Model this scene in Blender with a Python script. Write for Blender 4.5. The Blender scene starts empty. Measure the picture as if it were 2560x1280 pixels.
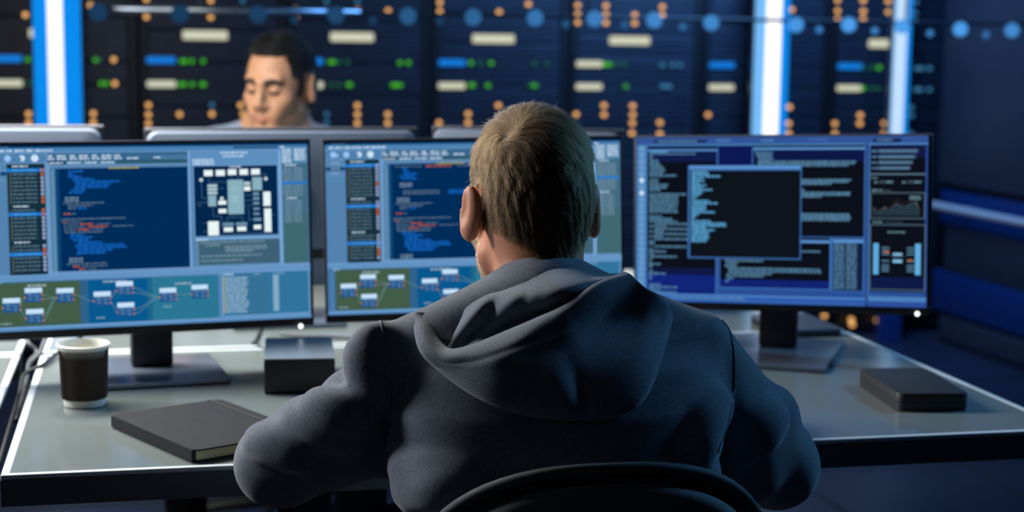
import bpy, math, random
import numpy as np
from mathutils import Vector, Matrix

random.seed(7)
rng = np.random.default_rng(7)
SC = bpy.context.scene
COL = SC.collection
TOP = 0.74                      # desk height

# ------------------------------------------------------------------ camera (fitted to the photograph)
FPX = 4077.0
YAW, PITCH, ROLL = 0.21823426, 0.1346675, -0.01297915
CAM = np.array([0.20652994, -2.23011264, 0.59679139 + TOP])
def _basis():
    cy, sy = math.cos(YAW), math.sin(YAW)
    fwd = np.array([sy*math.cos(PITCH), cy*math.cos(PITCH), -math.sin(PITCH)])
    right = np.array([cy, -sy, 0.0]); down = np.cross(fwd, right)
    cr, sr = math.cos(ROLL), math.sin(ROLL)
    return cr*right+sr*down, -sr*right+cr*down, fwd
CR, CD, CF = _basis()
def ray(px, py): return CF + CR*(px-1280)/FPX + CD*(py-640)/FPX
def at(px, py, d): return CAM + ray(px, py)*d
def at_z(px, py, z):
    r = ray(px, py); return CAM + r*((z-CAM[2])/r[2])
def at_y(px, py, y):
    r = ray(px, py); return CAM + r*((y-CAM[1])/r[1])

cam_data = bpy.data.cameras.new('camera')
cam = bpy.data.objects.new('camera', cam_data); COL.objects.link(cam)
M4 = Matrix.Identity(4)
for i in range(3):
    M4[i][0], M4[i][1], M4[i][2], M4[i][3] = CR[i], -CD[i], -CF[i], CAM[i]
cam.matrix_world = M4
cam_data.sensor_width = 36.0
cam_data.lens = 36.0*FPX/2560
cam_data.clip_start = 0.05; cam_data.clip_end = 100
cam_data.dof.use_dof = True
cam_data.dof.focus_distance = 2.04
cam_data.dof.aperture_fstop = 57.33/15.0
SC.camera = cam

# ------------------------------------------------------------------ materials
def s2l(c):
    c /= 255.0
    return c/12.92 if c <= 0.04045 else ((c+0.055)/1.055)**2.4
def rgb(r, g, b): return (s2l(r), s2l(g), s2l(b), 1.0)
MATS = {}
def mat(name, color, rough=0.5, metal=0.0, spec=0.5, noise=None, bump=None, sheen=0.0, sss=None, coat=0.0, wave=None):
    """procedural principled material; noise=(scale, amount) mottles the colour, bump=(scale, strength, distance)"""
    if name in MATS: return MATS[name]
    m = bpy.data.materials.new(name); m.use_nodes = True
    nt = m.node_tree; b = nt.nodes['Principled BSDF']
    b.inputs['Base Color'].default_value = color
    b.inputs['Roughness'].default_value = rough
    b.inputs['Metallic'].default_value = metal
    b.inputs['Specular IOR Level'].default_value = spec
    b.inputs['Coat Weight'].default_value = coat
    if sheen:
        b.inputs['Sheen Weight'].default_value = sheen
        b.inputs['Sheen Roughness'].default_value = 0.5
    if sss:
        b.inputs['Subsurface Weight'].default_value = sss[0]
        b.inputs['Subsurface Radius'].default_value = sss[1]
        b.inputs['Subsurface Scale'].default_value = sss[2]
    tc = nt.nodes.new('ShaderNodeTexCoord')
    if noise:
        n = nt.nodes.new('ShaderNodeTexNoise'); n.inputs['Scale'].default_value = noise[0]
        n.inputs['Detail'].default_value = 5; n.inputs['Roughness'].default_value = 0.65
        nt.links.new(tc.outputs['Object'], n.inputs['Vector'])
        r = nt.nodes.new('ShaderNodeMapRange')
        r.inputs['From Min'].default_value = 0.3; r.inputs['From Max'].default_value = 0.7
        r.inputs['To Min'].default_value = 1-noise[1]; r.inputs['To Max'].default_value = 1+noise[1]
        nt.links.new(n.outputs['Fac'], r.inputs['Value'])
        mx = nt.nodes.new('ShaderNodeVectorMath'); mx.operation = 'SCALE'
        mx.inputs[0].default_value = color[:3]
        nt.links.new(r.outputs['Result'], mx.inputs['Scale'])
        nt.links.new(mx.outputs['Vector'], b.inputs['Base Color'])
    if bump:
        n = nt.nodes.new('ShaderNodeTexNoise'); n.inputs['Scale'].default_value = bump[0]
        n.inputs['Detail'].default_value = 3
        nt.links.new(tc.outputs['Object'], n.inputs['Vector'])
        bp = nt.nodes.new('ShaderNodeBump'); bp.inputs['Strength'].default_value = bump[1]
        bp.inputs['Distance'].default_value = bump[2]
        nt.links.new(n.outputs['Fac'], bp.inputs['Height'])
        nt.links.new(bp.outputs['Normal'], b.inputs['Normal'])
    MATS[name] = m
    return m
def emit(name, color, strength=1.0):
    if name in MATS: return MATS[name]
    m = bpy.data.materials.new(name); m.use_nodes = True
    nt = m.node_tree; nt.nodes.clear()
    e = nt.nodes.new('ShaderNodeEmission'); o = nt.nodes.new('ShaderNodeOutputMaterial')
    e.inputs['Color'].default_value = color; e.inputs['Strength'].default_value = strength
    nt.links.new(e.outputs[0], o.inputs['Surface'])
    MATS[name] = m
    return m

# ------------------------------------------------------------------ mesh builder
class MB:
    def __init__(s): s.v = []; s.f = []; s.mi = []
    def add(s, verts, faces, mi=0):
        o = len(s.v); s.v += [tuple(map(float, p)) for p in verts]
        s.f += [tuple(i+o for i in f) for f in faces]; s.mi += [mi]*len(faces)
    def box(s, x0, y0, z0, x1, y1, z1, mi=0, bev=0.0):
        if bev <= 0:
            v = [(x, y, z) for x in (x0, x1) for y in (y0, y1) for z in (z0, z1)]
            s.add(v, [(0,1,3,2),(4,6,7,5),(0,4,5,1),(2,3,7,6),(0,2,6,4),(1,5,7,3)], mi); return
        b = min(bev, abs(x1-x0)*.49, abs(y1-y0)*.49, abs(z1-z0)*.49)
        import bmesh
        bm = bmesh.new(); bmesh.ops.create_cube(bm, size=1)
        for p in bm.verts:
            p.co = Vector(((x0+x1)/2+p.co.x*(x1-x0), (y0+y1)/2+p.co.y*(y1-y0), (z0+z1)/2+p.co.z*(z1-z0)))
        bmesh.ops.bevel(bm, geom=bm.edges[:]+bm.verts[:], offset=b, segments=3, profile=0.5, affect='EDGES')
        bm.verts.index_update()
        s.add([p.co for p in bm.verts], [[p.index for p in f.verts] for f in bm.faces], mi); bm.free()
    def prism(s, outline, z0, z1, mi=0):
        n = len(outline)
        v = [(x, y, z0) for x, y in outline]+[(x, y, z1) for x, y in outline]
        s.add(v, [tuple(range(n))[::-1], tuple(range(n, 2*n))]+[(i, (i+1) % n, n+(i+1) % n, n+i) for i in range(n)], mi)
    def rings(s, rings, mi=0, cap=True, closed=True):
        n = len(rings[0]); v = [p for r in rings for p in r]; f = []
        for k in range(len(rings)-1):
            for i in range(n if closed else n-1):
                j = (i+1) % n
                f.append((k*n+i, k*n+j, (k+1)*n+j, (k+1)*n+i))
        if cap and closed:
            f.append(tuple(range(n))[::-1]); f.append(tuple(range((len(rings)-1)*n, len(rings)*n)))
        s.add(v, f, mi)
    def lathe(s, prof, c=(0,0,0), seg=48, mi=0, cap=False):
        s.rings([[(c[0]+r*math.cos(2*math.pi*i/seg), c[1]+r*math.sin(2*math.pi*i/seg), c[2]+z) for i in range(seg)] for r, z in prof], mi, cap)
    def cyl(s, a, b, r0, r1=None, seg=20, mi=0):
        r1 = r0 if r1 is None else r1
        a, b = np.array(a, float), np.array(b, float); d = (b-a)/np.linalg.norm(b-a)
        u = np.cross(d, [0, 0, 1]) if abs(d[2]) < .9 else np.cross(d, [1, 0, 0]); u /= np.linalg.norm(u); w = np.cross(d, u)
        s.rings([[tuple(p+r*(math.cos(t)*u+math.sin(t)*w)) for t in np.linspace(0, 2*math.pi, seg, endpoint=False)] for p, r in ((a, r0), (b, r1))], mi)
    def tube(s, pts, r, seg=8, mi=0, closed=False, flat=1.0, nrm=None):
        P = np.array(pts, float); n = len(P); rings = []
        rr = r if hasattr(r, '__len__') else [r]*n
        up = np.array([0.1, 0.2, 1.0])
        for i in range(n):
            t = P[(i+1) % n]-P[i-1] if (closed or 0 < i < n-1) else (P[1]-P[0] if i == 0 else P[-1]-P[-2])
            t = t/(np.linalg.norm(t)+1e-12)
            w = nrm[i] if nrm is not None else up
            u = np.cross(t, w); u /= np.linalg.norm(u)+1e-12; w = np.cross(u, t)
            rings.append([tuple(P[i]+rr[i]*(math.cos(a)*u+flat*math.sin(a)*w)) for a in np.linspace(0, 2*math.pi, seg, endpoint=False)])
        if closed: rings.append(rings[0])
        s.rings(rings, mi, cap=not closed)
    def build(s, name, mats, parent=None, smooth=False, loc=None, rz=0.0):
        me = bpy.data.meshes.new(name); me.from_pydata(s.v, [], s.f); me.update()
        ms = mats if isinstance(mats, (list, tuple)) else [mats]
        for m in ms: me.materials.append(m)
        if len(ms) > 1: me.polygons.foreach_set('material_index', s.mi)
        if smooth: shade(me, smooth)
        return link(name, me, parent, loc, rz)
def shade(me, smooth):
    me.polygons.foreach_set('use_smooth', [True]*len(me.polygons))
    if smooth is not True: me.set_sharp_from_angle(angle=math.radians(smooth))
def link(name, data, parent=None, loc=None, rz=0.0):
    o = bpy.data.objects.new(name, data); COL.objects.link(o)
    if parent is not None: o.parent = parent
    if loc is not None: o.location = loc
    if rz: o.rotation_euler.z = rz
    return o
def tag(o, label, cat, group=None):
    o['label'] = label; o['category'] = cat
    if group: o['group'] = group
    return o
def empty(name, loc, label, cat, group=None, rz=0.0):
    o = link(name, None, None, loc, rz); o.empty_display_size = 0.1
    return tag(o, label, cat, group)
def struct(o): o['kind'] = 'structure'; return o
def crom(pts, n, closed=False):
    """Catmull-Rom resample of a polyline (any dimension) to n points"""
    P = np.array(pts, float); m = len(P)
    out = []
    for t in np.linspace(0, m-1, n):
        i = min(int(t), m-2); u = t-i
        p0 = P[max(i-1, 0)]; p1 = P[i]; p2 = P[i+1]; p3 = P[min(i+2, m-1)]
        out.append(.5*((2*p1)+(-p0+p2)*u+(2*p0-5*p1+4*p2-p3)*u*u+(-p0+3*p1-3*p2+p3)*u**3))
    return np.array(out)

# ------------------------------------------------------------------ distance-field sculpting (one continuous skin)
class Field:
    def __init__(s, lo, hi, h):
        s.lo = np.array(lo, float); s.h = h
        s.n = np.ceil((np.array(hi)-s.lo)/h).astype(int)+1
        s.F = np.full(s.n, 0.08, np.float32)
        s.ax = [s.lo[i]+h*np.arange(s.n[i]) for i in range(3)]
    def _win(s, lo, hi):
        a = np.clip(np.floor((lo-s.lo)/s.h).astype(int), 0, s.n); b = np.clip(np.ceil((hi-s.lo)/s.h).astype(int)+1, 0, s.n)
        sl = tuple(slice(a[i], b[i]) for i in range(3))
        if any(b[i] <= a[i] for i in range(3)): return None, None
        g = np.meshgrid(*[s.ax[i][a[i]:b[i]] for i in range(3)], indexing='ij')
        return sl, np.stack(g, -1)
    def _mix(s, sl, d, k, sub):
        f = s.F[sl]; d = d.astype(np.float32)
        if sub: f, d = -f, d
        hh = np.maximum(k-np.abs(f-d), 0)/max(k, 1e-9)
        r = np.minimum(f, d)-hh*hh*k/4
        s.F[sl] = -r if sub else r
    def cone(s, a, b, ra, rb=None, k=.02, sub=False):
        rb = ra if rb is None else rb
        a, b = np.array(a, float), np.array(b, float); m = max(ra, rb)+.05
        sl, P = s._win(np.minimum(a, b)-m, np.maximum(a, b)+m)
        if sl is None: return
        ab = b-a; t = np.clip(((P-a)@ab)/(ab@ab+1e-12), 0, 1)
        d = np.linalg.norm(P-a-t[..., None]*ab, axis=-1)-(ra+(rb-ra)*t)
        s._mix(sl, d, k, sub)
    def chain(s, pts, k=.02, sub=False):
        for (a, ra), (b, rb) in zip(pts[:-1], pts[1:]): s.cone(a, b, ra, rb, k, sub)
    def ball(s, c, r, R=None, k=.02, sub=False):
        """ellipsoid with radii r along the columns of R"""
        c = np.array(c, float); r = np.array(r if hasattr(r, '__len__') else [r]*3, float)
        m = r.max()+.05; sl, P = s._win(c-m, c+m)
        if sl is None: return
        q = P-c
        if R is not None: q = q@R
        k0 = np.linalg.norm(q/r, axis=-1); k1 = np.linalg.norm(q/(r*r), axis=-1)+1e-9
        s._mix(sl, k0*(k0-1)/k1, k, sub)
    def stack(s, slices, ex, ey, k=.02, p=2.0):
        """torso: slices (z, centre xyz, half width along ex, half depth along ey)"""
        S = sorted(slices, key=lambda q: q[0]); z = np.array([q[0] for q in S])
        C = np.array([q[1] for q in S]); W = np.array([q[2] for q in S]); D = np.array([q[3] for q in S])
        m = max(W.max(), D.max())+.06
        lo = C.min(0)-m; hi = C.max(0)+m; lo[2] = z[0]-.05; hi[2] = z[-1]+.05
        sl, P = s._win(lo, hi)
        zz = P[..., 2]; cz = np.clip(zz, z[0], z[-1])
        c = np.stack([np.interp(cz, z, C[:, i]) for i in range(2)], -1)
        w = np.interp(cz, z, W); d = np.interp(cz, z, D)
        q = P[..., :2]-c; u = np.abs(q@ex[:2])/w; v = np.abs(q@ey[:2])/d
        rad = (u**p+v**p)**(1/p)
        g = np.sqrt((u/w)**2+(v/d)**2)/np.maximum(np.sqrt(u*u+v*v), 1e-4)
        dd = (rad-1)/np.maximum(g, 1e-6)
        dz = np.maximum(z[0]-zz, zz-z[-1])
        s._mix(sl, np.where(dz > 0, np.sqrt(np.maximum(dd, 0)**2+dz**2), np.maximum(dd, dz)), k, False)
    def sample(s, P):
        P = np.asarray(P, float); q = np.clip((P-s.lo)/s.h, 0, s.n-1.001); i = q.astype(int); f = q-i; r = 0
        for dx in (0, 1):
            for dy in (0, 1):
                for dz in (0, 1):
                    w = (f[..., 0] if dx else 1-f[..., 0])*(f[..., 1] if dy else 1-f[..., 1])*(f[..., 2] if dz else 1-f[..., 2])
                    r = r+w*s.F[i[..., 0]+dx, i[..., 1]+dy, i[..., 2]+dz]
        return r
    def grad(s, P):
        e = s.h; g = np.stack([s.sample(P+np.eye(3)[i]*e)-s.sample(P-np.eye(3)[i]*e) for i in range(3)], -1)
        return g/(np.linalg.norm(g, axis=-1, keepdims=True)+1e-9)
    def hit(s, px, py, lo=1.5, hi=2.6):
        """camera depth at which the line of sight through (px, py) meets (or passes closest to) the skin"""
        t = np.arange(lo, hi, .004); r = ray(px, py)
        v = s.sample(CAM+t[:, None]*r); i = np.where(v < 0)[0]
        return t[i[0]] if len(i) else t[np.argmin(v)]
    def mesh(s):
        F = s.F; S = F < 0
        c = [S[dx:S.shape[0]-1+dx, dy:S.shape[1]-1+dy, dz:S.shape[2]-1+dz] for dx in (0, 1) for dy in (0, 1) for dz in (0, 1)]
        cnt = sum(x.astype(np.int8) for x in c); m = (cnt > 0) & (cnt < 8)
        I = np.argwhere(m); idx = np.full(m.shape, -1, np.int64); idx[m] = np.arange(len(I))
        off = np.array([(dx, dy, dz) for dx in (0, 1) for dy in (0, 1) for dz in (0, 1)])
        val = np.stack([F[I[:, 0]+o[0], I[:, 1]+o[1], I[:, 2]+o[2]] for o in off], -1)
        acc = np.zeros((len(I), 3)); n = np.zeros(len(I))
        for a in range(8):
            for b in range(a+1, 8):
                if np.abs(off[a]-off[b]).sum() != 1: continue
                x = (val[:, a] < 0) != (val[:, b] < 0)
                t = np.where(x, val[:, a]/(val[:, a]-val[:, b]+1e-20), 0)
                acc += np.where(x[:, None], off[a]+t[:, None]*(off[b]-off[a]), 0); n += x
        V = s.lo+s.h*(I+acc/n[:, None]); Q = []
        for ax in range(3):
            A = np.moveaxis(S, ax, 0); e = A[:-1] != A[1:]
            e2 = e.copy(); e2[:, 0, :] = False; e2[:, :, 0] = False; e2[:, -1, :] = False; e2[:, :, -1] = False
            J = np.argwhere(e2)
            ii = np.moveaxis(idx, ax, 0)
            q = np.stack([ii[J[:, 0], J[:, 1]-a, J[:, 2]-b] for a, b in ((1, 1), (0, 1), (0, 0), (1, 0))], -1)
            Q.append(q)
        Q = np.concatenate(Q); a = V[Q]
        nn = np.cross(a[:, 2]-a[:, 0], a[:, 3]-a[:, 1]); bad = (nn*s.grad(a.mean(1))).sum(1) < 0
        return V, np.where(bad[:, None], Q[:, ::-1], Q)
    def build(s, name, mats, parent=None, pick=None):
        V, Q = s.mesh(); me = bpy.data.meshes.new(name)
        me.from_pydata(V.tolist(), [], Q.tolist()); me.update()
        ms = mats if isinstance(mats, (list, tuple)) else [mats]
        for m in ms: me.materials.append(m)
        if pick is not None: me.polygons.foreach_set('material_index', pick(V[Q].mean(1)).astype(np.int32).tolist())
        shade(me, True)
        return link(name, me, parent), V, Q

# ------------------------------------------------------------------ the room
X0, X1, Y0, Y1, ZC = -3.6, 5.6, -4.2, 6.0, 3.0
RACK_Y = 4.6
m_floor = mat('floor_tile_dark', rgb(34, 44, 62), 0.35, noise=(6, .12))
m_gap = mat('floor_joint_black', rgb(10, 12, 16), 0.7)
m_wall = mat('wall_navy', rgb(36, 48, 72), 0.7, noise=(3, .1))
m_ceil = mat('ceiling_dark', rgb(30, 36, 48), 0.8)
b = MB(); b.box(X0, Y0, -.1, X1, Y1, 0, 0)
T = .6
for i in range(int((X1-X0)/T)+1):
    x = -.28+T*(i-6)
    if X0 < x < X1: b.box(x-.008, Y0, 0, x+.008, Y1, .0015, 1)
for j in range(int((Y1-Y0)/T)+1):
    y = Y0+T*j
    b.box(X0, y-.008, 0, X1, y+.008, .0014, 1)
struct(b.build('floor', [m_floor, m_gap]))
def wall(name, x0, y0, x1, y1, m, z0=0, z1=ZC):
    b = MB(); b.box(x0, y0, z0, x1, y1, z1); return struct(b.build(name, m))
wall('ceiling', X0, Y0, X1, Y1, m_ceil, ZC, ZC+.1)
wall('wall_back', X0, Y1, X1, Y1+.1, m_wall)
wall('wall_left', X0-.1, Y0, X0, Y1, m_wall)
wall('wall_right', X1, Y0, X1+.1, Y1, m_wall)
wall('wall_front', X0, Y0-.1, X1, Y0, m_wall)

# ------------------------------------------------------------------ server racks
m_rack = mat('rack_black_metal', rgb(30, 36, 46), 0.45, 0.3, noise=(9, .15))
m_post = mat('rack_post_metal', rgb(20, 23, 30), 0.4, 0.4)
m_unit = mat('server_front_black', rgb(33, 40, 54), 0.4, 0.3, noise=(12, .2))
m_streak = mat('streak_grey_steel', rgb(150, 160, 172), 0.35, 0.9)
LED = {'a': emit('led_amber', rgb(226, 166, 100), 1.7), 'g': emit('led_green', rgb(64, 165, 40), 1.3), 'd': emit('led_dim_green', rgb(42, 110, 92), .7),
       't': emit('led_teal', rgb(62, 128, 172), .9)}
PILL = {'w': emit('display_cream', rgb(214, 216, 190), .95), 'b': emit('display_blue', rgb(20, 128, 228), .95)}
RX = [.60*i-.351 for i in range(0, 7)]       # left end of each rack's displays; the rack starts 0.09 m before
LIGHTS = """a 63,37 226,13 366,-2 366,19 366,42 527,0 527,20 527,43 284,149 287,209 71,285 71,307 233,284 233,306 371,263 371,287 371,309 449,286 530,285 608,285 739,24 739,44 894,26 971,27 1100,6 1100,28 1249,30 894,264 894,286 894,308 970,286 970,308 970,328 1098,307 1098,328 1171,285 1171,307 1247,264 1322,10 1445,13 1445,35 1445,56 1516,14 1516,36 1516,57 1588,37 1588,58 1657,17 1657,38 1441,286 1511,264 1511,287 1583,265 1583,287 1582,308 1581,333 1651,307 1651,335 1771,287 1981,24 2095,1 2095,27 2095,48 2160,1 2160,28 2159,48 2223,3 2223,30 1975,268 1973,309 1973,334 2152,288 2151,309 2088,309 2088,334 2213,309 2213,334 602,263 2062,790 2130,800 2132,812 2196,802
g 239,150 253,209 266,209 69,149 455,153 463,153 480,153 508,153 450,211 461,211 481,211 505,211 510,211 826,155 834,155 1001,157 1022,157 1178,157 1229,158 872,212 876,212 983,213 991,213 1001,213 1178,213 1183,213 1221,214 1336,214 1513,161 1519,161 1525,161 1565,216 2200,169 2159,221
d 74,208 249,150 848,155 869,155 829,212 848,212 1202,158 1337,159 1369,159 1326,214 1345,214 1543,161 1561,161 1561,216 2159,169 2181,169 2180,221 2197,221
t 607,1 607,21 530,263 817,3 817,24 894,3 817,286 817,307 1657,163 1683,163 1702,163 1657,216 1668,216 1675,216 2294,171 2306,171 2326,171 2292,224 2303,224 2325,224 2291,5 2289,32 2289,52 2280,269 2280,289 2278,334"""
per = {i: [] for i in range(len(RX))}
def rack_of(x):
    for i, r in enumerate(RX):
        if r-.09 <= x < r+.51: return i
for line in LIGHTS.split('\n'):
    k, *pts = line.split()
    for p in pts:
        q = at_y(*map(float, p.split(',')), RACK_Y-.02)
        i = rack_of(q[0])
        if i is not None: per[i].append((k, q[0], q[2]))
PLACES = ['directly behind the wide light column at the left', 'left of the dark-haired man, with one blue and two cream displays', 'behind the dark-haired man\'s ear and shoulder',
          'just above and left of the blond head', 'with three cream displays, above and right of the blond head', 'behind the second light column, over the right monitor\'s left half',
          'last of the row, behind the narrow light column by the side cabinet']
def disc(mb, c, r, y0, y1, seg=16):
    mb.rings([[(c[0]+r*math.cos(t), y, c[1]+r*math.sin(t)) for t in np.linspace(0, 2*math.pi, seg, endpoint=False)] for y in (y1, y0)])
zrow = [TOP+.58, TOP+.478, TOP+.381]
for i, rx in enumerate(RX):
    x0 = rx-.09; x1 = x0+.6
    rk = empty('server_rack', (0, 0, 0), 'black server rack ' + PLACES[i], 'server rack', 'server racks along the back of the room')
    rk.location = (x0+.3, RACK_Y+.5, 0)
    L = Matrix.Translation((-x0-.3, -RACK_Y-.5, 0))
    def part(mb, name, m, **k):
        o = mb.build(name, m, rk, **k); o.data.transform(L); return o
    b = MB(); b.box(x0+.004, RACK_Y+.03, .02, x1-.004, RACK_Y+1.0, 2.2, 0, .01); part(b, 'cabinet', m_rack)
    for xa in (x0+.004, x1-.038):
        b = MB(); b.box(xa, RACK_Y-.012, .02, xa+.034, RACK_Y+.03, 2.2, 0, .004); part(b, 'post', m_post)
    z = .1; u = 0
    hs = [.178, .133, .0889, .178, .133]
    while z < 2.1:
        h = hs[(u+i) % 5]; b = MB()
        b.box(x0+.04, RACK_Y-.005, z, x1-.04, RACK_Y+.03, z+h-.005, 0, .003)
        for q in range(int(h/.0222)-1): b.box(x0+.06, RACK_Y-.009, z+.012+q*.0222, x1-.06, RACK_Y-.004, z+.022+q*.0222)
        part(b, 'server_unit', m_unit); z += h; u += 1
    ks = [('w', rx+.087, .18, zrow[0], .036), ('w' if i == 4 else 'b', rx-.058, .115, zrow[1], .026), ('w', rx-.058, .115, zrow[2], .026)]
    if True:
        for k, xa, w, zc, h in ks:
            if i == 5 and h > .03: continue        # this one has no upper display
            b = MB(); b.box(xa, RACK_Y-.02, zc-h/2, xa+w, RACK_Y-.004, zc+h/2, 0, .006); part(b, 'display', PILL[k])
    for k, x, z in per[i]:
        b = MB(); disc(b, (x, z), .0098 if k == 'a' else .0088, RACK_Y-.02, RACK_Y-.004); part(b, 'indicator_light', LED[k])

# the dark cabinet wall past the racks, with blue bands and a steel rail
m_panel = mat('side_panel_slate', rgb(32, 43, 60), 0.55, noise=(4, .12))
m_blue = mat('side_band_blue', rgb(0, 44, 104), 0.45)
m_dark = mat('recess_black', rgb(16, 20, 28), 0.6)
pa = at_y(2335, 600, RACK_Y-.15); pb = at(2760, 600, 6.15)
dirv = (pb-pa)[:2]; Lw = np.linalg.norm(dirv); dirv /= Lw; ang = math.atan2(dirv[1], dirv[0])
def zat(py): return at(2345, py, np.dot(pa-CAM, CF))[2]
side = empty('side_cabinet', (pa[0], pa[1], 0), 'long dark slate cabinet with deep blue bands at the right of the racks', 'cabinet', rz=ang)
def sp(name, z0, z1, y0, y1, m, x0=0.0, x1=None, bev=.01):
    b = MB(); b.box(x0, y0, z0, Lw+.6 if x1 is None else x1, y1, z1, 0, bev); return b.build(name, m, side, smooth=40)
sp('cabinet_body', 0.02, 2.5, .06, .5, m_dark)
sp('upper_panel', zat(455), 2.5, .0, .06, m_panel)
sp('blue_band', zat(560), zat(468), .02, .06, m_blue)
sp('middle_panel', zat(672), zat(560), .0, .06, m_panel, .08)
sp('blue_band', zat(776), zat(672), .0, .06, m_blue)
sp('lower_panel', zat(872), zat(785), .0, .06, m_panel, .07)
sp('blue_band', zat(905), zat(880), .03, .06, m_blue)
sp('plinth', 0.02, zat(925), .0, .06, m_panel)
b = MB(); b.cyl((0, -.045, zat(508)), (Lw+.6, -.045, zat(508)), .0165, seg=24)
for x in (.25, .8): b.cyl((x, -.045, zat(508)), (x, .05, zat(508)), .008)
rail = b.build('handrail', mat('handrail_satin', rgb(186, 192, 200), .45, .2), side, smooth=40)

# ------------------------------------------------------------------ glowing light columns
m_core = emit('tube_white', (1.0, 1.0, 1.0, 1), 1.3)
m_glow = emit('channel_blue', rgb(10, 140, 240), 1.0)
m_glow2 = emit('channel_pale_blue', rgb(120, 190, 252), 1.0)
m_alu = mat('channel_aluminium', rgb(120, 128, 138), 0.4, 0.8)
m_core2 = emit('tube_pale_blue', rgb(196, 226, 255), 1.0)
def column(px, wl, wr, wc, label, ml, mr, y=4.42, core=None):
    c = at_y(px, 170, y); s = np.dot(c-CAM, CF)/FPX
    o = empty('light_column', (c[0], y, 0), label, 'light column', 'upright light columns')
    b = MB(); b.box(-wl*s, .012, .0, wr*s, .06, ZC-.005, 0, .003); b.build('housing', m_alu, o)
    b = MB(); b.box(-max(wl, 30)*s, -.03, 0, max(wr, 30)*s, .011, TOP+.02, 0, .004); b.build('plinth', m_blue, o)
    b = MB(); b.box(-wl*s+.001, .0, TOP+.025, -wc*s, .012, ZC-.02, 0, .003); b.build('diffuser', ml, o)
    b = MB(); b.box(wc*s, .0, TOP+.025, wr*s-.001, .012, ZC-.02, 0, .003); b.build('diffuser', mr, o)
    b = MB(); b.cyl((0, -.004, TOP+.025), (0, -.004, ZC-.02), wc*s, seg=24); b.build('tube', core or m_core, o, smooth=40)
column(140, 54, 62, 18, 'wide glowing column at the left with white tube between bright blue diffusers', m_glow, m_glow)
column(1930, 47, 44, 19, 'glowing white column rising behind the right monitor, pale blue on one side', m_glow2, m_glow)
column(2248, 16, 30, 14, 'narrow pale glowing column nearest to the dark side cabinet', m_glow2, m_glow, core=m_core2)

# ------------------------------------------------------------------ blue reflections in glass, built as glowing dots on an added rail
ra = at(245, 22, 4.75); rb = at(2600, 62, 6.2)
rv = rb-ra; rl = np.linalg.norm(rv)
rail_o = empty('reflection_row', tuple(ra), 'row of round blue glass reflections above the racks, built as glowing dots on an added rail', 'reflection row')
b = MB(); b.tube([rv/rl*t for t in (.02, rl+.03)], .006, 8); b.build('rail', mat('rail_dark', rgb(40, 48, 60), .5, .3), rail_o)  # added rail, there only to carry the reflection dots
b = MB(); b.tube([rv/rl*t+np.array([0, -.012, .0]) for t in (.04, .80)],   .014, 10, flat=1.0); b.build('reflection_streak', m_streak, rail_o, smooth=True)  # pale tube built in place of a reflected strip of light
for t in (.3, 1.6, 2.9):
    b = MB(); p = rv/rl*t; b.cyl(p, p+np.array([0, 0, ZC-ra[2]-p[2]-.002]), .004, seg=8); b.build('hanger_rod', m_post, rail_o)
BIG = [(245,30,.16),(450,35,.16),(645,36,.18),(840,38,.22),(1020,40,.36),(1183,43,.46),(1338,45,.5),(1487,47,.6),(1636,50,.7),(1778,57,.7),(1990,62,.9),(2122,62,1.0),(2255,66,1.0),(2401,73,1.0),(2530,76,.75)]
SMALL = [(735,50,.14),(932,51,.16),(1100,52,.18),(1415,60,.26),(1562,62,.3),(1707,67,.4),(2048,74,.6),(2187,77,.7),(2325,83,.6),(2465,87,.5)]
for lst, r in ((BIG, .027), (SMALL, .013)):
    for px, py, e in lst:
        e *= .8 if px < 1300 else 1.0
        f = (px-245)/2355; d = 1/((1-f)/4.75+f/6.2)-.03
        c = at(px, py, d)-ra; b = MB()
        R = [(r*math.sin(t), -r*math.cos(t)) for t in np.linspace(0.05, math.pi-.05, 9)]
        b.lathe(R, c, 20, cap=True); b.build('emitter', emit('reflection_blue_%d' % int(e*100), rgb(78, 158, 236), e), rail_o, smooth=True)  # glowing sphere standing in for a reflection in glass

# ------------------------------------------------------------------ desks
m_top = mat('desk_laminate_grey', rgb(122, 131, 130), 0.15, spec=.6, noise=(30, .03))
m_trim = mat('desk_edge_white', rgb(214, 222, 228), 0.4)
m_apron = mat('desk_apron_charcoal', rgb(100, 106, 116), 0.55)
def desk(x0, y0, x1, y1, label):
    o = empty('desk', ((x0+x1)/2, (y0+y1)/2, 0), label, 'desk', 'desks of the control room')
    w, d = (x1-x0)/2, (y1-y0)/2; t = .012
    def p(mb, n, m): return mb.build(n, m, o)
    b = MB(); b.box(-w+t, -d+t, TOP-.042, w-t, d-t, TOP); p(b, 'desktop', m_top)
    for nm, r in (('edge_trim', (-w, -d, w, -d+t)), ('edge_trim', (-w, d-t, w, d)), ('edge_trim', (-w, -d+t, -w+t, d-t)), ('edge_trim', (w-t, -d+t, w, d-t))):
        b = MB(); b.box(r[0], r[1], TOP-.006, r[2], r[3], TOP+.001, 0, .002); p(b, nm, m_trim)
    b = MB(); b.box(-w, -d, TOP-.043, w, -d+.016, TOP-.006); p(b, 'apron', m_apron)
    b = MB(); b.box(-w, d-.016, TOP-.043, w, d, TOP-.006); p(b, 'apron', m_apron)
    for sx in (-1, 1):
        b = MB(); xa = sx*.26; b.box(xa-.04, -.04, .02, xa+.04, .04, TOP-.044, 0, .006); b.box(xa-.03, -d+.12, 0, xa+.03, d-.12, .03, 0, .006); p(b, 'leg', m_apron)
    return o
desk(0, 0, 1.6, .85, 'wide grey desk with white edge strips that the hooded man works at')
desk(.0, .868, 1.6, 1.70, 'grey desk facing the hooded man\'s desk, under the far monitors')
desk(-1.64, 0.0, -.037, .85, 'grey desk across the gap at the left edge, beside the paper cup')
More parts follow.
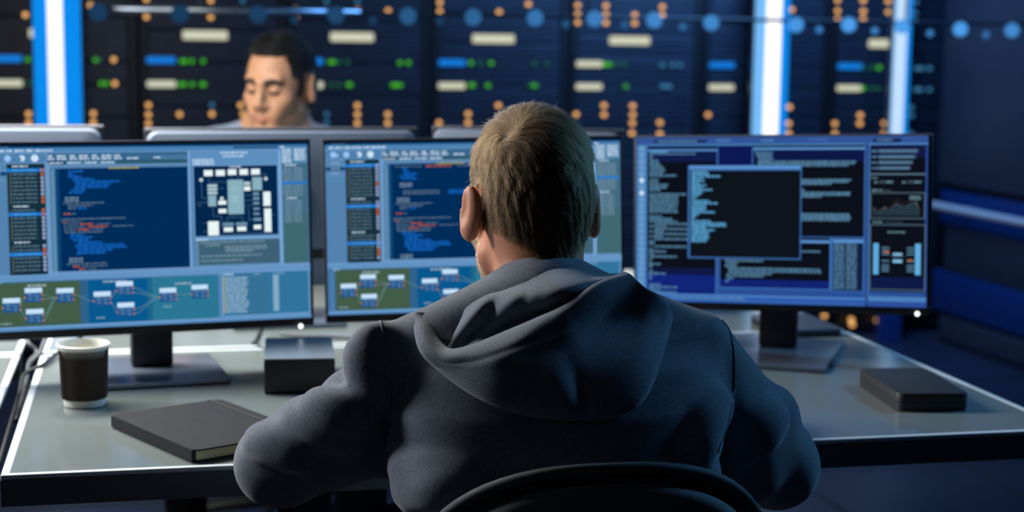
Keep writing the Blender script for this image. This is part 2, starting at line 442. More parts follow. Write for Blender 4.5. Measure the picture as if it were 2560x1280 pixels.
desk(-1.64, .868, -.037, 1.70, 'grey desk at the back left, farthest from the camera')

# ------------------------------------------------------------------ screens
MW, MH, TILT = 0.55924, 0.33279, 0.07721
class UI:
    """flat pixels of a display, in screen fractions (u to the right, v downwards)"""
    def __init__(s): s.q = {}; s.n = 0
    def rect(s, u0, v0, u1, v1, c, L=None):
        s.n += 1
        s.q.setdefault(c, []).append((u0, v0, u1, v1, s.n if L is None else L))
    def frame(s, u0, v0, u1, v1, c, t=.003):
        s.rect(u0, v0, u1, v0+t*1.5, c); s.rect(u0, v1-t*1.5, u1, v1, c); s.rect(u0, v0, u0+t, v1, c); s.rect(u1-t, v0, u1, v1, c)
    def text(s, u, v, w, c, h=.009, r=random, mono=.0026):
        e = u+w
        while u < e:
            l = min(r.choice((2, 3, 4, 5, 6, 7))*mono, e-u)
            k = u
            while k < u+l-1e-6:
                hh = h*r.uniform(.75, 1.0); s.rect(k, v-hh/2, min(k+mono*.78, u+l), v+hh/2, c); k += mono
            u += l+mono*.9
    def line(s, pts, c, t=.0016):
        for (a, b), (c2, d) in zip(pts[:-1], pts[1:]):
            L = math.hypot(c2-a, (d-b)*MH/MW)+1e-9; nx, ny = -(d-b)*MH/MW/L*t, (c2-a)/L*t*MW/MH
            s.n += 1
            s.q.setdefault(c, []).append(((a+nx, b+ny), (c2+nx, d+ny), (c2-nx, d-ny), (a-nx, b-ny), s.n))
    def disc(s, u, v, r, c, n=12):
        s.n += 1; s.q.setdefault(c, []).append(('disc', u, v, r, s.n))
    def build(s, parent, y0):
        mb = MB(); mats = []
        for i, (c, L) in enumerate(s.q.items()):
            mats.append(emit('pixel_%d_%d_%d' % c, rgb(*c), 1.0))
            for q in L:
                y = y0-.0002-1.2e-6*q[4]
                if q[0] == 'disc':
                    _, u, v, r, n = q
                    mb.add([((u-.5)*MW+r*MW*math.cos(t), y, (.5-v)*MH+r*MW*math.sin(t)) for t in np.linspace(0, 2*math.pi, 14, endpoint=False)], [tuple(range(14))], i); continue
                if isinstance(q[0], tuple): P = q[:4]
                else: P = ((q[0], q[1]), (q[2], q[1]), (q[2], q[3]), (q[0], q[3]))
                mb.add([((u-.5)*MW, y, (.5-v)*MH) for u, v in P], [(3, 2, 1, 0)], i)
        return mb.build('screen', mats, parent)
LINE = (124, 168, 216); MENU = (74, 128, 178); TITLE = (4, 60, 108); TOOL = (52, 102, 142); PANEL = (84, 130, 174)
TREE = (20, 48, 62); SEL = (26, 122, 208); CODE = (0, 44, 90); GREY = (124, 152, 174); WHITE = (206, 226, 246); TBLUE = (24, 108, 205)
ORANGE = (186, 96, 58); YEL = (190, 182, 92); TGREY = (98, 128, 150)
def ui_editor(seed, top_block):
    r = random.Random(seed); s = UI()
    s.rect(.009, .0205, .989, .955, PANEL)
    s.rect(.009, .0205, .989, .031, TITLE); s.text(.03, .027, .05, MENU, .006, r)
    s.rect(.009, .031, .989, .056, MENU); s.rect(.009, .0545, .989, .0575, LINE)
    for u, w in ((.022, .018), (.043, .026), (.074, .02), (.099, .028), (.133, .02), (.158, .03), (.191, .018)): s.text(u, .0445, w, WHITE, .012, r)
    s.rect(.7538, .036, .898, .046, TOOL); s.rect(.755, .038, .895, .044, CODE); s.text(.9, .041, .016, WHITE, .01, r)
    # icons
    s.rect(.011, .06, .19, .108, (78, 128, 172)); s.rect(.011, .107, .19, .11, LINE); s.rect(.19, .058, .192, .112, LINE)
    for u, w in ((.036, .010), (.078, .010), (.119, .009), (.156, .011)): s.disc(u, .083, w, WHITE if u > .1 else (150, 195, 245))
    s.rect(.04, .078, .052, .094, (150, 195, 245)); s.disc(.113, .086, .005, (78, 128, 172))
    # toolbar words, tabs
    s.rect(.192, .058, .617, .098, TOOL); s.rect(.192, .098, .617, .126, (48, 88, 108))
    for u, w in ((.195, .012), (.22, .026), (.258, .016), (.285, .026), (.323, .018), (.352, .03), (.389, .018)):
        s.text(u, .074, w, WHITE, .011, r); s.text(u, .088, min(w+.005, .03), WHITE, .011, r)
    s.text(.428, .089, .036, WHITE, .011, r)
    for i, u in enumerate((.195, .247, .297, .346)):
        s.rect(u, .099, u+.048, .118, (24, 70, 104) if i == 0 else (78, 122, 156)); s.text(u+.004, .109, .038, WHITE, .009, r)
    s.text(.508, .087, .02, WHITE, .01, r); s.rect(.53, .08, .613, .094, LINE); s.rect(.5315, .082, .6115, .092, TOOL)
    s.rect(.192, .119, .617, .135, PANEL); s.rect(.192, .1195, .617, .123, LINE)
    # narrow side list
    s.rect(.011, .112, .0735, .673, PANEL); s.rect(.011, .148, .0735, .168, (14, 70, 116)); s.rect(.011, .143, .0735, .146, LINE); s.rect(.011, .195, .0735, .197, LINE)
    for v in (.128, .158, .183): s.text(.028, v, .028, (150, 180, 205), .009, r)
    # tree
    s.rect(.0745, .11, .184, .676, TREE)
    dv = .0201; v = .1225
    for cnt, sel, wid in ((9, 0, .075), (8, 1, .07), (7, 2, .077)):
        s.text(.09, v, .045, WHITE, .009, r); v += dv
        s.rect(.0835, v-.004, .0848, v+dv*cnt-.008, (140, 140, 120))
        for k in range(cnt):
            if k == sel: s.rect(.0745, v-.0088, .184, v+.0088, SEL)
            s.text(.090, v, .034, TGREY if k != sel else (90, 160, 225), .0085, r); s.text(.127, v, wid-.042, TGREY if k != sel else (90, 160, 225), .0085, r)
            s.disc(.176, v, .0052, ORANGE if r.random() < .25 else (150, 160, 196)); v += dv
        v += .001
    s.rect(.184, .11, .199, .674, (108, 152, 196)); s.rect(.1975, .14, .2135, .664, (70, 120, 160))
    for k in range(52): s.rect(.202, .147+k*.01, .21, .1515+k*.01, (120, 160, 190))
    # code
    s.rect(.2135, .137, .6105, .662, CODE); s.rect(.2135, .137, .225, .662, (14, 66, 112))
    s.rect(.372, .134, .462, .141, YEL); s.text(.376, .1372, .08, (120, 120, 60), .005, r, .0035)
    v = .152
    blocks = top_block+[('w', .24, .04, 2), ('g', .235, .12, 1), ('g', .248, .075, 1), ('m', .248, .06, 1), (None,), ('o', .235, .02, 1), (None,), ('g', .227, .19, 1), ('x', .23, .06, 1),
              ('r', .235, .14, 1), ('r', .235, .21, 1), ('r', .235, .12, 1), ('g', .237, .11, 1)] + \
             [('b', .252, .05, 1), ('b', .252, .065, 1), ('b', .252, .05, 1), ('b', .262, .09, 1), ('b', .262, .155, 2), ('b', .262, .12, 1), ('b', .262, .09, 1), (None,), ('w', .247, .04, 2), ('g', .24, .12, 1), ('o', .258, .13, 1), ('o', .275, .05, 1)]
    for blk in blocks:
        if v > .652: break
        if blk[0] is None: v += .0135; continue
        k, u, w, nn = blk
        for q in range(nn):
            if v > .655: break
            if k == 'b': s.text(u+.004*r.randrange(4), v, w*r.uniform(.8, 1), TBLUE, .011, r)
            elif k == 'w': s.text(u, v, w, GREY, .010, r)
            elif k == 'g': s.text(u, v, w, (96, 124, 146), .008, r)
            elif k == 'x': s.text(u, v, w*.3, (150, 120, 90), .008, r); s.text(u+w*.35, v, w*.65, (84, 114, 140), .008, r)
            elif k == 'm': s.text(u, v, w*.4, (96, 124, 146), .008, r); s.text(u+w*.5, v, w*.4, TBLUE, .010, r)
            elif k == 'o': s.text(u, v, .02, ORANGE, .010, r); s.text(u+.024, v, w*.6, (84, 114, 140), .008, r)
            elif k == 'r': s.text(u, v, w*.3, (84, 114, 140), .008, r); s.text(u+w*.34, v, w*.28, ORANGE if nn else TBLUE, .010, r); s.text(u+w*.68, v, w*.3, (84, 114, 140), .008, r)
            v += .0135
    s.rect(.6115, .058, .6175, .664, LINE); s.rect(.2, .6615, .989, .666, LINE)
    # schematic pane
    s.rect(.6175, .058, .896, .133, (92, 142, 190)); s.text(.712, .068, .085, WHITE, .01, r); s.text(.72, .086, .065, WHITE, .01, r)
    for v in (.103, .114, .125): s.text(.626, v, .066, WHITE, .009, r)
    U = lambda x: .6285+(x-205)*.0005; V = lambda y: .1397+(y-195)*.00088
    s.rect(.6285, .1365, .890, .503, (2, 38, 76)); s.frame(.6255, .1325, .893, .5075, LINE, .002)
    s.text(U(428), V(198), .036, WHITE, .009, r)
    W = (232, 246, 246); Gd = (136, 176, 190); Gm = (172, 200, 210); Gk = (110, 146, 170); Ln = (74, 112, 144)
    def ln(*p): s.line([(U(a), V(b2)) for a, b2 in p], Ln, .0007)
    ln((250, 280), (252, 380), (285, 382)); ln((297, 255), (297, 287), (412, 287)); ln((440, 250), (440, 275)); ln((478, 275), (480, 255), (655, 243), (655, 270)); ln((318, 430), (320, 490), (370, 490), (372, 560))
    ln((405, 540), (405, 500), (502, 500), (502, 530)); ln((440, 480), (440, 500)); ln((222, 408), (290, 405)); ln((225, 424), (250, 424)); ln((515, 370), (570, 370)); ln((515, 400), (570, 400)); ln((515, 430), (570, 430)); ln((540, 440), (545, 520), (575, 510))
    ln((350, 600), (690, 595)); ln((690, 490), (705, 490)); ln((345, 325), (390, 325)); ln((255, 530), (285, 530)); ln((255, 580), (285, 580))
    for x0, y0, x1, y1, c in ((268,215,322,250,W),(342,215,398,250,W),(417,212,470,246,W),(490,212,543,246,W),(563,212,618,246,W),(288,300,348,316,Gm),(288,321,348,338,Gm),(288,343,348,360,Gm),(290,366,340,430,Gd),
            (413,275,512,480,Gd),(516,288,556,310,Gm),(516,316,556,342,W),(568,262,630,340,Gd),(572,352,610,370,Gk),(572,380,610,398,Gk),(572,410,610,426,Gk),(572,444,610,458,Gk),(572,474,610,488,Gk),(572,506,620,524,Gk),
            (636,350,682,435,W),(640,452,684,592,W),(285,520,352,604,W),(353,398,402,422,W),(353,447,402,472,W),(378,530,445,550,Gk),(383,558,440,584,W),(460,530,530,550,Gk),(467,556,524,582,W),(572,548,618,574,W)):
        s.rect(U(x0), V(y0), U(x1), V(y1), c)
    for x, y in ((250, 272), (655, 272), (375, 385)): s.disc(U(x), V(y), .0058, (200, 214, 224))
    for y in (330, 375, 390, 405): s.text(U(435), V(y), .02, Gm, .006, r)
    # notes under the schematic
    s.rect(.628, .512, .8935, .5235, LINE); s.text(.632, .521, .036, WHITE, .008, r)
    s.rect(.6315, .525, .8925, .653, (62, 96, 116)); s.rect(.6315, .525, .638, .653, (96, 136, 166))
    for u, v, w in ((.645, .537, .2), (.66, .552, .045), (.72, .561, .13), (.72, .574, .13), (.722, .586, .085), (.645, .608, .19), (.645, .632, .13)): s.text(u, v, w, (120, 150, 168), .01, r)
    s.rect(.894, .058, .903, .66, LINE); s.rect(.9055, .046, .986, .658, (64, 106, 130)); s.rect(.9055, .4, .986, .658, (62, 104, 114)); s.rect(.9055, .046, .986, .128, (84, 134, 172))
    for k in range(6):
        s.text(.907, .055+k*.013, .028, WHITE, .01, r)
        if k < 5: s.text(.945, .055+k*.013, .036, WHITE, .01, r)
    s.text(.915, .137, .036, WHITE, .009, r)
    for k in range(12):
        v = .155+k*.0128
        if k == 6: s.rect(.9055, v-.006, .984, v+.006, SEL)
        else: s.text(.91, v, .028, GREY, .008, r); s.text(.942, v, .03, GREY, .008, r)
    s.text(.917, .312, .034, WHITE, .009, r)
    for k in range(9): v = .328+k*.0136; s.text(.912, v, .025, GREY, .008, r); s.text(.941, v, .026, GREY, .008, r)
    # node strip
    s.rect(.009, .672, .989, .7, (98, 146, 194)); s.rect(.009, .6715, .989, .675, LINE)
    s.rect(.012, .7, .7, .937, (62, 112, 158)); s.text(.03, .708, .018, WHITE, .008, r)
    s.rect(.034, .709, .276, .931, (66, 92, 72)); s.rect(.3, .709, .478, .931, (6, 88, 142)); s.rect(.492, .709, .694, .931, (42, 118, 148))
    s.rect(.276, .709, .3, .931, (46, 98, 140)); s.rect(.478, .709, .492, .931, (30, 100, 136)); s.frame(.022, .7005, .7, .937, (110, 158, 204), .002)
    for u, v, w in ((.122, .726, .055), (.345, .72, .07), (.562, .745, .05)): s.text(u, v, w, (168, 190, 200), .011, r)
    for u, v, w in ((.043, .915, .03), (.322, .905, .025), (.525, .862, .025)): s.text(u, v, w, (140, 168, 184), .009, r)
    def curve(a, b2):
        n = 14; P = [(a[0]+(b2[0]-a[0])*t, a[1]+(b2[1]-a[1])*(3*t*t-2*t**3)) for t in np.linspace(0, 1, n)]; s.line(P, (104, 144, 150), .0008)
    N = [(.05, .785), (.114, .7373), (.116, .845), (.206, .745), (.3156, .770), (.383, .722), (.385, .832), (.5138, .765), (.612, .755)]
    for i, j, o in ((0, 1, 0), (0, 2, 1), (1, 3, 0), (1, 3, 1), (2, 3, 0), (2, 3, 1), (3, 4, 0), (4, 5, 0), (4, 6, 1), (5, 7, 0), (5, 7, 1), (6, 7, 0), (6, 7, 1), (7, 8, 0)):
        curve((N[i][0]+.05, N[i][1]+.036+.024*o), (N[j][0], N[j][1]+.048))
    for u, v in N:
        s.rect(u, v+.024, u+.05, v+.072, (28, 84, 140)); s.rect(u, v, u+.051, v+.026, (188, 218, 246)); s.rect(u+.002, v+.008, u+.049, v+.014, (210, 234, 252))
        for a, b2, w in ((.008, .038, .014), (.028, .042, .014), (.01, .056, .012), (.03, .06, .012)): s.rect(u+a, v+b2-.004, u+a+w, v+b2+.004, (92, 132, 172))
        for p in ((0, .048), (.05, .036), (.05, .06)): s.disc(u+p[0], v+p[1], .003, (190, 120, 88))
    # log table
    s.rect(.7, .7, .987, .93, (70, 124, 172)); s.rect(.71, .702, .982, .924, (48, 116, 158)); s.rect(.77, .702, .85, .924, (54, 112, 150)); s.frame(.706, .695, .986, .93, (120, 168, 216), .003)
    s.text(.713, .708, .03, WHITE, .009, r); s.text(.808, .712, .02, (130, 165, 200), .008, r); s.text(.87, .71, .035, (130, 165, 200), .008, r)
    for k in range(15):
        v = .726+k*.0128; s.rect(.7105, v-.005, .715, v+.005, YEL); s.text(.718, v, .07+r.uniform(-.008, .004), (166, 196, 214), .0085, r); s.rect(.868, v-.005, .886, v+.004, (152, 186, 208))
    s.rect(.009, .937, .989, .955, (86, 138, 188)); s.rect(.009, .9365, .989, .9405, LINE)
    return s
def ui_terminal():
    r = random.Random(5); s = UI()
    FR = (62, 112, 178); FB = (92, 146, 206); BK = (12, 16, 26); NV = (12, 30, 96); TX = (92, 140, 174); TXB = (96, 172, 222); TXG = (110, 146, 160); SB = (74, 128, 186)
    s.rect(.009, .0095, .986, .955, (40, 78, 150)); s.rect(.009, .0095, .986, .05, (50, 84, 150))
    s.rect(.07, .024, .255, .042, (30, 44, 92)); s.text(.085, .033, .135, TX, .012, r); s.text(.285, .031, .05, TX, .012, r); s.text(.44, .031, .04, TX, .012, r); s.text(.6, .027, .06, (70, 110, 180), .011, r)
    s.rect(.3, .02, .302, .045, FR); s.rect(.05, .05, .986, .0585, SB)
    # icon bar
    s.rect(.0105, .052, .047, .92, SB)
    for k in range(23):
        v = .075+k*.0365; s.disc(.0285, v, .0088, (198, 222, 238) if k in (5, 7) else (122, 168, 208)); s.disc(.0285, v, .0055, (92, 142, 190) if k not in (5, 7) else (210, 228, 240))
    # left console
    s.rect(.048, .06, .29, .91, BK); s.rect(.048, .06, .29, .15, (16, 28, 74)); s.rect(.048, .8, .29, .905, (16, 36, 120)); s.rect(.048, .76, .29, .8, (14, 24, 66))
    s.rect(.048, .0795, .295, .089, FB); s.rect(.29, .0795, .2945, .172, FR); s.rect(.288, .69, .2925, .907, FR)
    s.text(.056, .092, .062, TXB, .012, r)
    v = .105
    for w in (.16, .012, .008): s.text(.056, v, w, TX, .01, r); v += .0125
    for grp, gap in (((.03, .036, .042, .05, .055, .05, .095), .01), ((.032, .03, .065, .06, .04), .01), ((.13, .1, .1, .1, .1, .098, .095, .1), .012), ((.045, .08, .1, .12, .06, .12, .05, .12, .05, .12, .02, .02, .11), .0), ((.015, .06, .016, .1, .012, .01, .04, .014), .012), ((.012, .06, .012, .01), .02), ((.04, .1, .04, .1), 0)):
        for w in grp: s.text(.056+(.02 if w > .1 and len(grp) > 9 else 0), v, w, TX, .0125, r); v += .0145
        v += gap
    # wide console
    s.rect(.4, .06, .783, .57, BK); s.rect(.4, .0715, .783, .15, (14, 24, 70)); s.rect(.41, .0715, .783, .084, FB); s.rect(.41, .0715, .4135, .17, FR); s.rect(.2945, .06, .41, .17, (12, 24, 84))
    for k, w in enumerate((.06, .055, .05, .05, .03)): s.text(.42+k*.004, .099+k*.0125, w, TX, .011, r)
    for v, w in ((.151, .325), (.162, .32), (.173, .3)): s.text(.43, v, w, TX, .011, r)
    for v, w, u in ((.253, .165, .575), (.264, .155, .575), (.275, .1, .575), (.31, .012, .575), (.325, .165, .575), (.336, .16, .575), (.347, .07, .575), (.445, .16, .575), (.456, .165, .575), (.467, .165, .575), (.478, .16, .575)): s.text(u, v, w, TX, .0115, r)
    s.rect(.783, .06, .7865, .9, FR)
    # lower console and columns
    s.rect(.3, .575, .676, .87, BK); s.rect(.3, .82, .676, .865, (16, 34, 112)); s.rect(.3, .575, .679, .5775, FR); s.rect(.3, .592, .676, .607, FB); s.rect(.672, .575, .678, .87, FR); s.rect(.3, .865, .679, .871, FR); s.rect(.3, .69, .303, .87, FR)
    v = .655
    for u, w in ((.5, .14), (.33, .3), (.33, .24), (.325, .04), (.32, .13), (.325, .04), (.32, .04), (.33, .31), (.335, .31), (.33, .15), (.325, .13), (.33, .02), (.322, .012)):
        if v > .69 or u > .4: s.text(u, v, w, TX, .012, r)
        v += .0145
    s.rect(.681, .575, .7835, .875, (18, 32, 64)); s.rect(.681, .585, .7835, .603, FB); s.frame(.68, .575, .7845, .876, FR, .003)
    for k in range(19): v = .612+k*.0136; s.text(.687, v, .034, TX, .010, r); s.text(.727, v, .034, TX, .010, r)
    # front window
    s.rect(.1925, .171, .577, .702, FR); s.rect(.1995, .2, .5735, .695, (14, 20, 28)); s.rect(.1965, .1745, .573, .19, FB)
    v = .208
    for w in (.055, .06, .1, .035, .045, .025, .05, .04, .07, .04, .03, .02, .012, .06, .09, .05, .05, .05, .08, .025, .015, .008, .065, .12, .12, .05, .08, .06, .06, .062, .058, .05):
        s.text(.205, v, w, TXB, .0125, r); v += .0128
    # right column
    s.rect(.7865, .0495, .794, .955, (40, 70, 128)); s.rect(.798, .0495, .801, .9, SB); s.rect(.8, .02, .985, .05, (50, 84, 150)); s.rect(.81, .024, .9, .045, (26, 38, 78)); s.text(.822, .033, .052, TX, .012, r)
    s.rect(.801, .06, .979, .87, BK); s.rect(.801, .06, .979, .13, (18, 26, 66)); s.rect(.979, .05, .986, .93, (40, 70, 140)); s.rect(.801, .05, .986, .06, SB)
    for k, v in enumerate((.094, .126, .157, .188)):
        s.text(.806, v, .02, TX, .011, r); s.rect(.828, v-.011, .955-.008*k, v+.009, (62, 84, 110)); s.text(.832, v, .118-.008*k, TX, .012, r)
    s.rect(.801, .217, .979, .2245, (92, 120, 140)); s.text(.806, .242, .02, TXG, .01, r)
    for u in (.815, .905): s.text(u, .266, .014, TXG, .011, r); s.rect(u+.018, .256, u+.062, .272, (54, 74, 88)); s.text(u+.04, .264, .02, TXG, .011, r)
    s.text(.808, .31, .035, TXG, .011, r); s.text(.85, .312, .02, (70, 92, 104), .008, r)
    s.frame(.803, .322, .979, .467, (84, 110, 124), .003)
    chart = [.41, .43, .425, .405, .42, .41, .385, .395, .4, .395, .38, .374, .44]
    for k in range(12):
        u = .812+k*.0125; s.line([(u, chart[k]), (u+.0125, chart[k+1])], (110, 130, 138), .0008); s.rect(u, (chart[k]+chart[k+1])/2, u+.0127, .45, (36, 54, 68))
    o2 = [.4, .415, .42, .4, .41, .385, .36, .375, .385, .37, .36, .35, .42]
    s.line([(.812+k*.0125, o2[k]) for k in range(13)], (74, 52, 42), .0007); s.text(.93, .345, .035, TXG, .01, r); s.text(.93, .357, .035, TXG, .01, r)
    s.text(.812, .485, .03, TXG, .01, r); s.text(.85, .485, .06, (60, 80, 90), .006, r)
    s.frame(.803, .498, .982, .862, (84, 112, 130), .003); s.rect(.806, .79, .979, .855, (14, 26, 70)); s.text(.86, .541, .056, TXG, .01, r)
    s.rect(.815, .603, .832, .776, TXB); s.rect(.949, .603, .967, .776, TXB)
    for v in (.628, .645, .663, .7, .725, .74, .755): s.rect(.842, v-.004, .866, v+.004, (84, 124, 150)); s.rect(.923, v-.004, .946, v+.004, (84, 124, 150))
    s.rect(.85, .645, .866, .656, (190, 92, 30)); s.rect(.925, .69, .942, .7, (176, 92, 30))
    s.rect(.878, .655, .908, .672, (126, 176, 206)); s.rect(.878, .692, .908, .71, (126, 186, 222)); s.line([(.866, .66), (.878, .683), (.912, .683), (.925, .66)], (60, 84, 100), .0007)
    # status bar
    s.rect(.048, .907, .79, .955, (46, 92, 172)); s.rect(.048, .911, .79, .917, FB); s.text(.13, .931, .26, TX, .014, r); s.rect(.12, .945, .78, .948, FR)
    s.rect(.8, .898, .986, .925, SB); s.rect(.8, .925, .986, .955, (46, 78, 158))
    return s

# ------------------------------------------------------------------ monitors
m_bez = mat('monitor_black', rgb(24, 26, 30), 0.45)
m_edge = mat('monitor_edge_grey', rgb(120, 124, 140), 0.35, .4)
m_back = mat('monitor_back_silver', rgb(114, 126, 146), 0.45, .2)
m_stand = mat('stand_black', rgb(26, 28, 33), 0.5)
m_plate = mat('stand_plate_grey', rgb(122, 134, 152), 0.25, .5)
m_lock = emit('power_light', rgb(245, 250, 255), 2.0)
m_dead = emit('screen_pale', rgb(170, 186, 200), .9)
def monitor(X, Y, Z, yaw, roll, label, ui, led=None, base=True, back=None, neck_dy=.045, neckw=.072, glow=True, base_d=.20, plate=None, base_w=None):
    o = empty('computer_monitor', (X, Y, TOP+.0012), label, 'monitor', 'monitors on the desks', yaw)
    R = Matrix.Translation((0, 0, Z))@Matrix.Rotation(-roll, 4, 'Y')@Matrix.Rotation(-TILT, 4, 'X')
    def p(mb, n, m, **k):
        q = mb.build(n, m, o, **k); q.matrix_local = R; return q
    w, h = MW/2, MH/2
    b = MB(); b.box(-w, 0, -h, w, .012, h, 0, .003); b.box(-w+.002, .011, -h+.002, w-.002, .016, h-.002, 0, .002); p(b, 'bezel', m_bez, smooth=30)
    b = MB(); b.box(-w, -.0012, h-.0028, w, .010, h+.0006, 0, .0006); p(b, 'edge_strip', m_edge)
    b = MB(); b.box(-w, -.0012, -h+.0146, w, .0, -h+.0172, 0, .0005); p(b, 'edge_strip', m_edge)
    b = MB(); n = 10
    prof = [(w-.004, h-.004, .015), (w-.008, h-.008, .024), (w-.03, h-.03, .031), (w*.55, h*.55, .036)]
    def rr(a, c, y, r=.02): return [(x*(a-r)+r*math.cos(t)*1, y, z*(c-r)+r*math.sin(t)) for x, z, t0 in ((1, 1, 0), (-1, 1, 1), (-1, -1, 2), (1, -1, 3)) for t in [(t0+i/5)*math.pi/2 for i in range(6)]]
    b.rings([rr(a, c, y) for a, c, y in prof]); p(b, 'back_shell', back or m_bez, smooth=35)
    b = MB(); b.box(-.11, .033, -h*.62, .11, .038, -h*.50, 0, .002); p(b, 'port_panel', m_stand)
    if ui is not None:
        q = ui.build(o, 0.0); q.matrix_local = R
    else:
        b = MB(); b.box(-w*.982, -.0006, -h*.91, w*.982, .001, h*.96); p(b, 'screen', m_dead)
    if led:
        b = MB(); b.lathe([(.0, -.0045), (.0032, -.0032), (.0045, 0), (.0032, .0032), (0, .0045)], ((led[0]-.5)*MW, -.002, (.5-led[1])*MH), 12); p(b, 'power_light', m_lock, smooth=True)
    nb = MB()
    nb.box(-neckw/2, neck_dy-.012, .008, neckw/2, neck_dy+.016, Z+.06, 0, .005); nb.box(-.05, .03, Z-.05, .05, neck_dy+.002, Z+.05, 0, .004)
    nb.build('stand_neck', m_stand, o, smooth=30)
    nb = MB(); bw = base_w or .115; nb.box(-bw, neck_dy-base_d*.62, 0.0, bw, neck_dy+base_d*.38, .008, 0, .002); nb.build('stand_base', plate or m_plate, o, smooth=30)
    return o
ED1 = [('b', .252, .05, 1), ('b', .252, .02, 1), ('b', .252, .04, 1), ('b', .252, .065, 1), ('b', .262, .135, 1), ('b', .262, .11, 2), ('b', .252, .05, 2), (None,)]
ED2 = [('r', .235, .3, 1), ('b', .25, .02, 2), ('b', .25, .05, 2), ('b', .258, .055, 1), (None,), ('w', .25, .04, 2), (None,), ('m', .26, .3, 2), (None,)]
monitor(.20614, .62939, .24190, .12780, .00092, 'left monitor above the paper cup, showing code beside a block schematic', ui_editor(3, ED1), (.955, 1.0), base_d=.24)
monitor(.78712, .69398, .24233, -.03322, .01451, 'middle monitor partly hidden by the blond man\'s head, showing code and node graph', ui_editor(9, ED2), None)
monitor(1.35418, .63595, .25087, -.53246+.0, .03842, 'right monitor showing dark terminal windows full of pale blue text', ui_terminal(), (.958, .99), base_d=.30)
monitor(.470, 1.165, .235, math.pi+.05, 0, 'monitor seen from behind, its silver back between the left and middle screens', None, back=m_back, base_d=.2)
monitor(-.165, 1.12, .243, math.pi-.03, 0, 'monitor seen from behind at the far left, below the wide light column', None, back=m_back)
MW = .41
monitor(.9925, 1.167, .235, math.pi-.35, 0, 'monitor seen from behind whose silver top shows left of the blond head', None, back=m_back)
MW = .55924

# ------------------------------------------------------------------ things on the desks
m_white = mat('paper_white', rgb(226, 226, 216), 0.6)
m_sleeve = mat('ripple_card_brown', rgb(58, 46, 38), 0.75)
c = at_z(212, 1012, TOP); cup = empty('paper_cup', (c[0], c[1], TOP+.0012), 'white paper coffee cup with dark brown ripple sleeve at the desk\'s left end', 'cup')
sc = np.dot(c-CAM, CF)/FPX
r0, r1, hh = 50*sc, 60*sc, .098
b = MB(); pr = [(0, .004), (r0-.003, .004), (r0-.002, 0), (r0, 0), (r0+(r1-r0)*.97, hh-.004), (r1+.003, hh-.003), (r1+.004, hh), (r1+.001, hh+.002), (r1-.0015, hh-.001), (r0-.0008, .006), (0, .006)]
b.lathe(pr, seg=64); b.build('cup_body', m_white, cup, smooth=50)
b = MB(); rr_ = []
for k, (r, z) in enumerate(((r0+.0012, .011), (r0+.0032, .012), (r1-.0002, hh-.007), (r1-.002, hh-.006))):
    rr_.append([((r+(.0006*math.cos(i*math.pi) if k in (1, 2) else 0))*math.cos(math.pi*i/72), (r+(.0006*math.cos(i*math.pi) if k in (1, 2) else 0))*math.sin(math.pi*i/72), z) for i in range(144)])
b.rings(rr_, cap=False); b.build('sleeve', m_sleeve, cup, smooth=50)

# notebook
m_cover = mat('notebook_cover_black', rgb(27, 30, 36), 0.72, spec=.25, noise=(60, .35), bump=(400, .15, .0005))
m_pages = mat('notebook_pages', rgb(186, 178, 140), 0.8)
A = at_z(275, 1042, TOP+.016); B = at_z(483, 1132, TOP+.016); D = at_z(528, 994, TOP+.016)
ax = (B-A)[:2]; ln_ = np.linalg.norm(ax); ax /= ln_; ay = np.array([-ax[1], ax[0]]); wd = abs((D-A)[:2]@ay)
nbk = empty('notebook', (A[0], A[1], TOP+.0012), 'thick black notebook with an elastic band lying on the desk by the cup', 'notebook', rz=math.atan2(ax[1], ax[0]))
def rrect(x0, y0, x1, y1, r, n=6):
    out = []
    for cx, cy, t0 in ((x1-r, y1-r, 0), (x0+r, y1-r, 90), (x0+r, y0+r, 180), (x1-r, y0+r, 270)):
        out += [(cx+r*math.cos(math.radians(t0+90*i/n)), cy+r*math.sin(math.radians(t0+90*i/n))) for i in range(n+1)]
    return out
for z0, z1 in ((0, .0022), (.0158, .018)):
    b = MB(); b.prism(rrect(0, 0, ln_, wd, .013), z0, z1); b.build('cover', m_cover, nbk)
b = MB(); b.box(0, -.0006, .0005, ln_-.006, .003, .0175, 0, .001)
b = MB(); b.prism(rrect(.004, -.0005, ln_-.004, .006, .0005), .0010, .0172); b.build('spine', m_cover, nbk)
b = MB(); b.prism(rrect(.004, .006, ln_-.0035, wd-.004, .003), .0022, .0158); b.build('pages', m_pages, nbk)
b = MB(); yb = wd-.018
b.box(-.0008, yb-.003, -.0006, -.0002, yb+.003, .0188); b.box(ln_+.0002, yb-.003, -.0006, ln_+.0008, yb+.003, .0188); b.box(-.0008, yb-.003, .0181, ln_+.0008, yb+.003, .0189); b.box(-.0008, yb-.003, -.0009, ln_+.0008, yb+.003, -.0002)
b.build('elastic_band', mat('elastic_black', rgb(20, 21, 24), .6), nbk)

# black box behind the man's elbow
m_boxb = mat('box_black', rgb(30, 32, 37), 0.5); m_boxt = mat('box_lid_sheen', rgb(160, 170, 182), 0.32, .3)  # lid coloured grey to imitate light reflected off a black top
q = at_z(660, 987, TOP); q2 = at_z(838, 984, TOP)
bx = empty('black_box', (q[0], q[1], TOP+.0012), 'square black box with grey top standing behind the hooded man\'s elbow', 'box', rz=math.atan2(q2[1]-q[1], q2[0]-q[0]))
wb = np.linalg.norm((q2-q)[:2])
b = MB(); b.box(0, 0, 0, wb, .19, .057, 0, .003); b.build('body', m_boxb, bx, smooth=30)
b = MB(); b.box(.0005, .0005, .0572, wb-.0005, .1895, .0595, 0, .001); b.build('lid', m_boxt, bx)
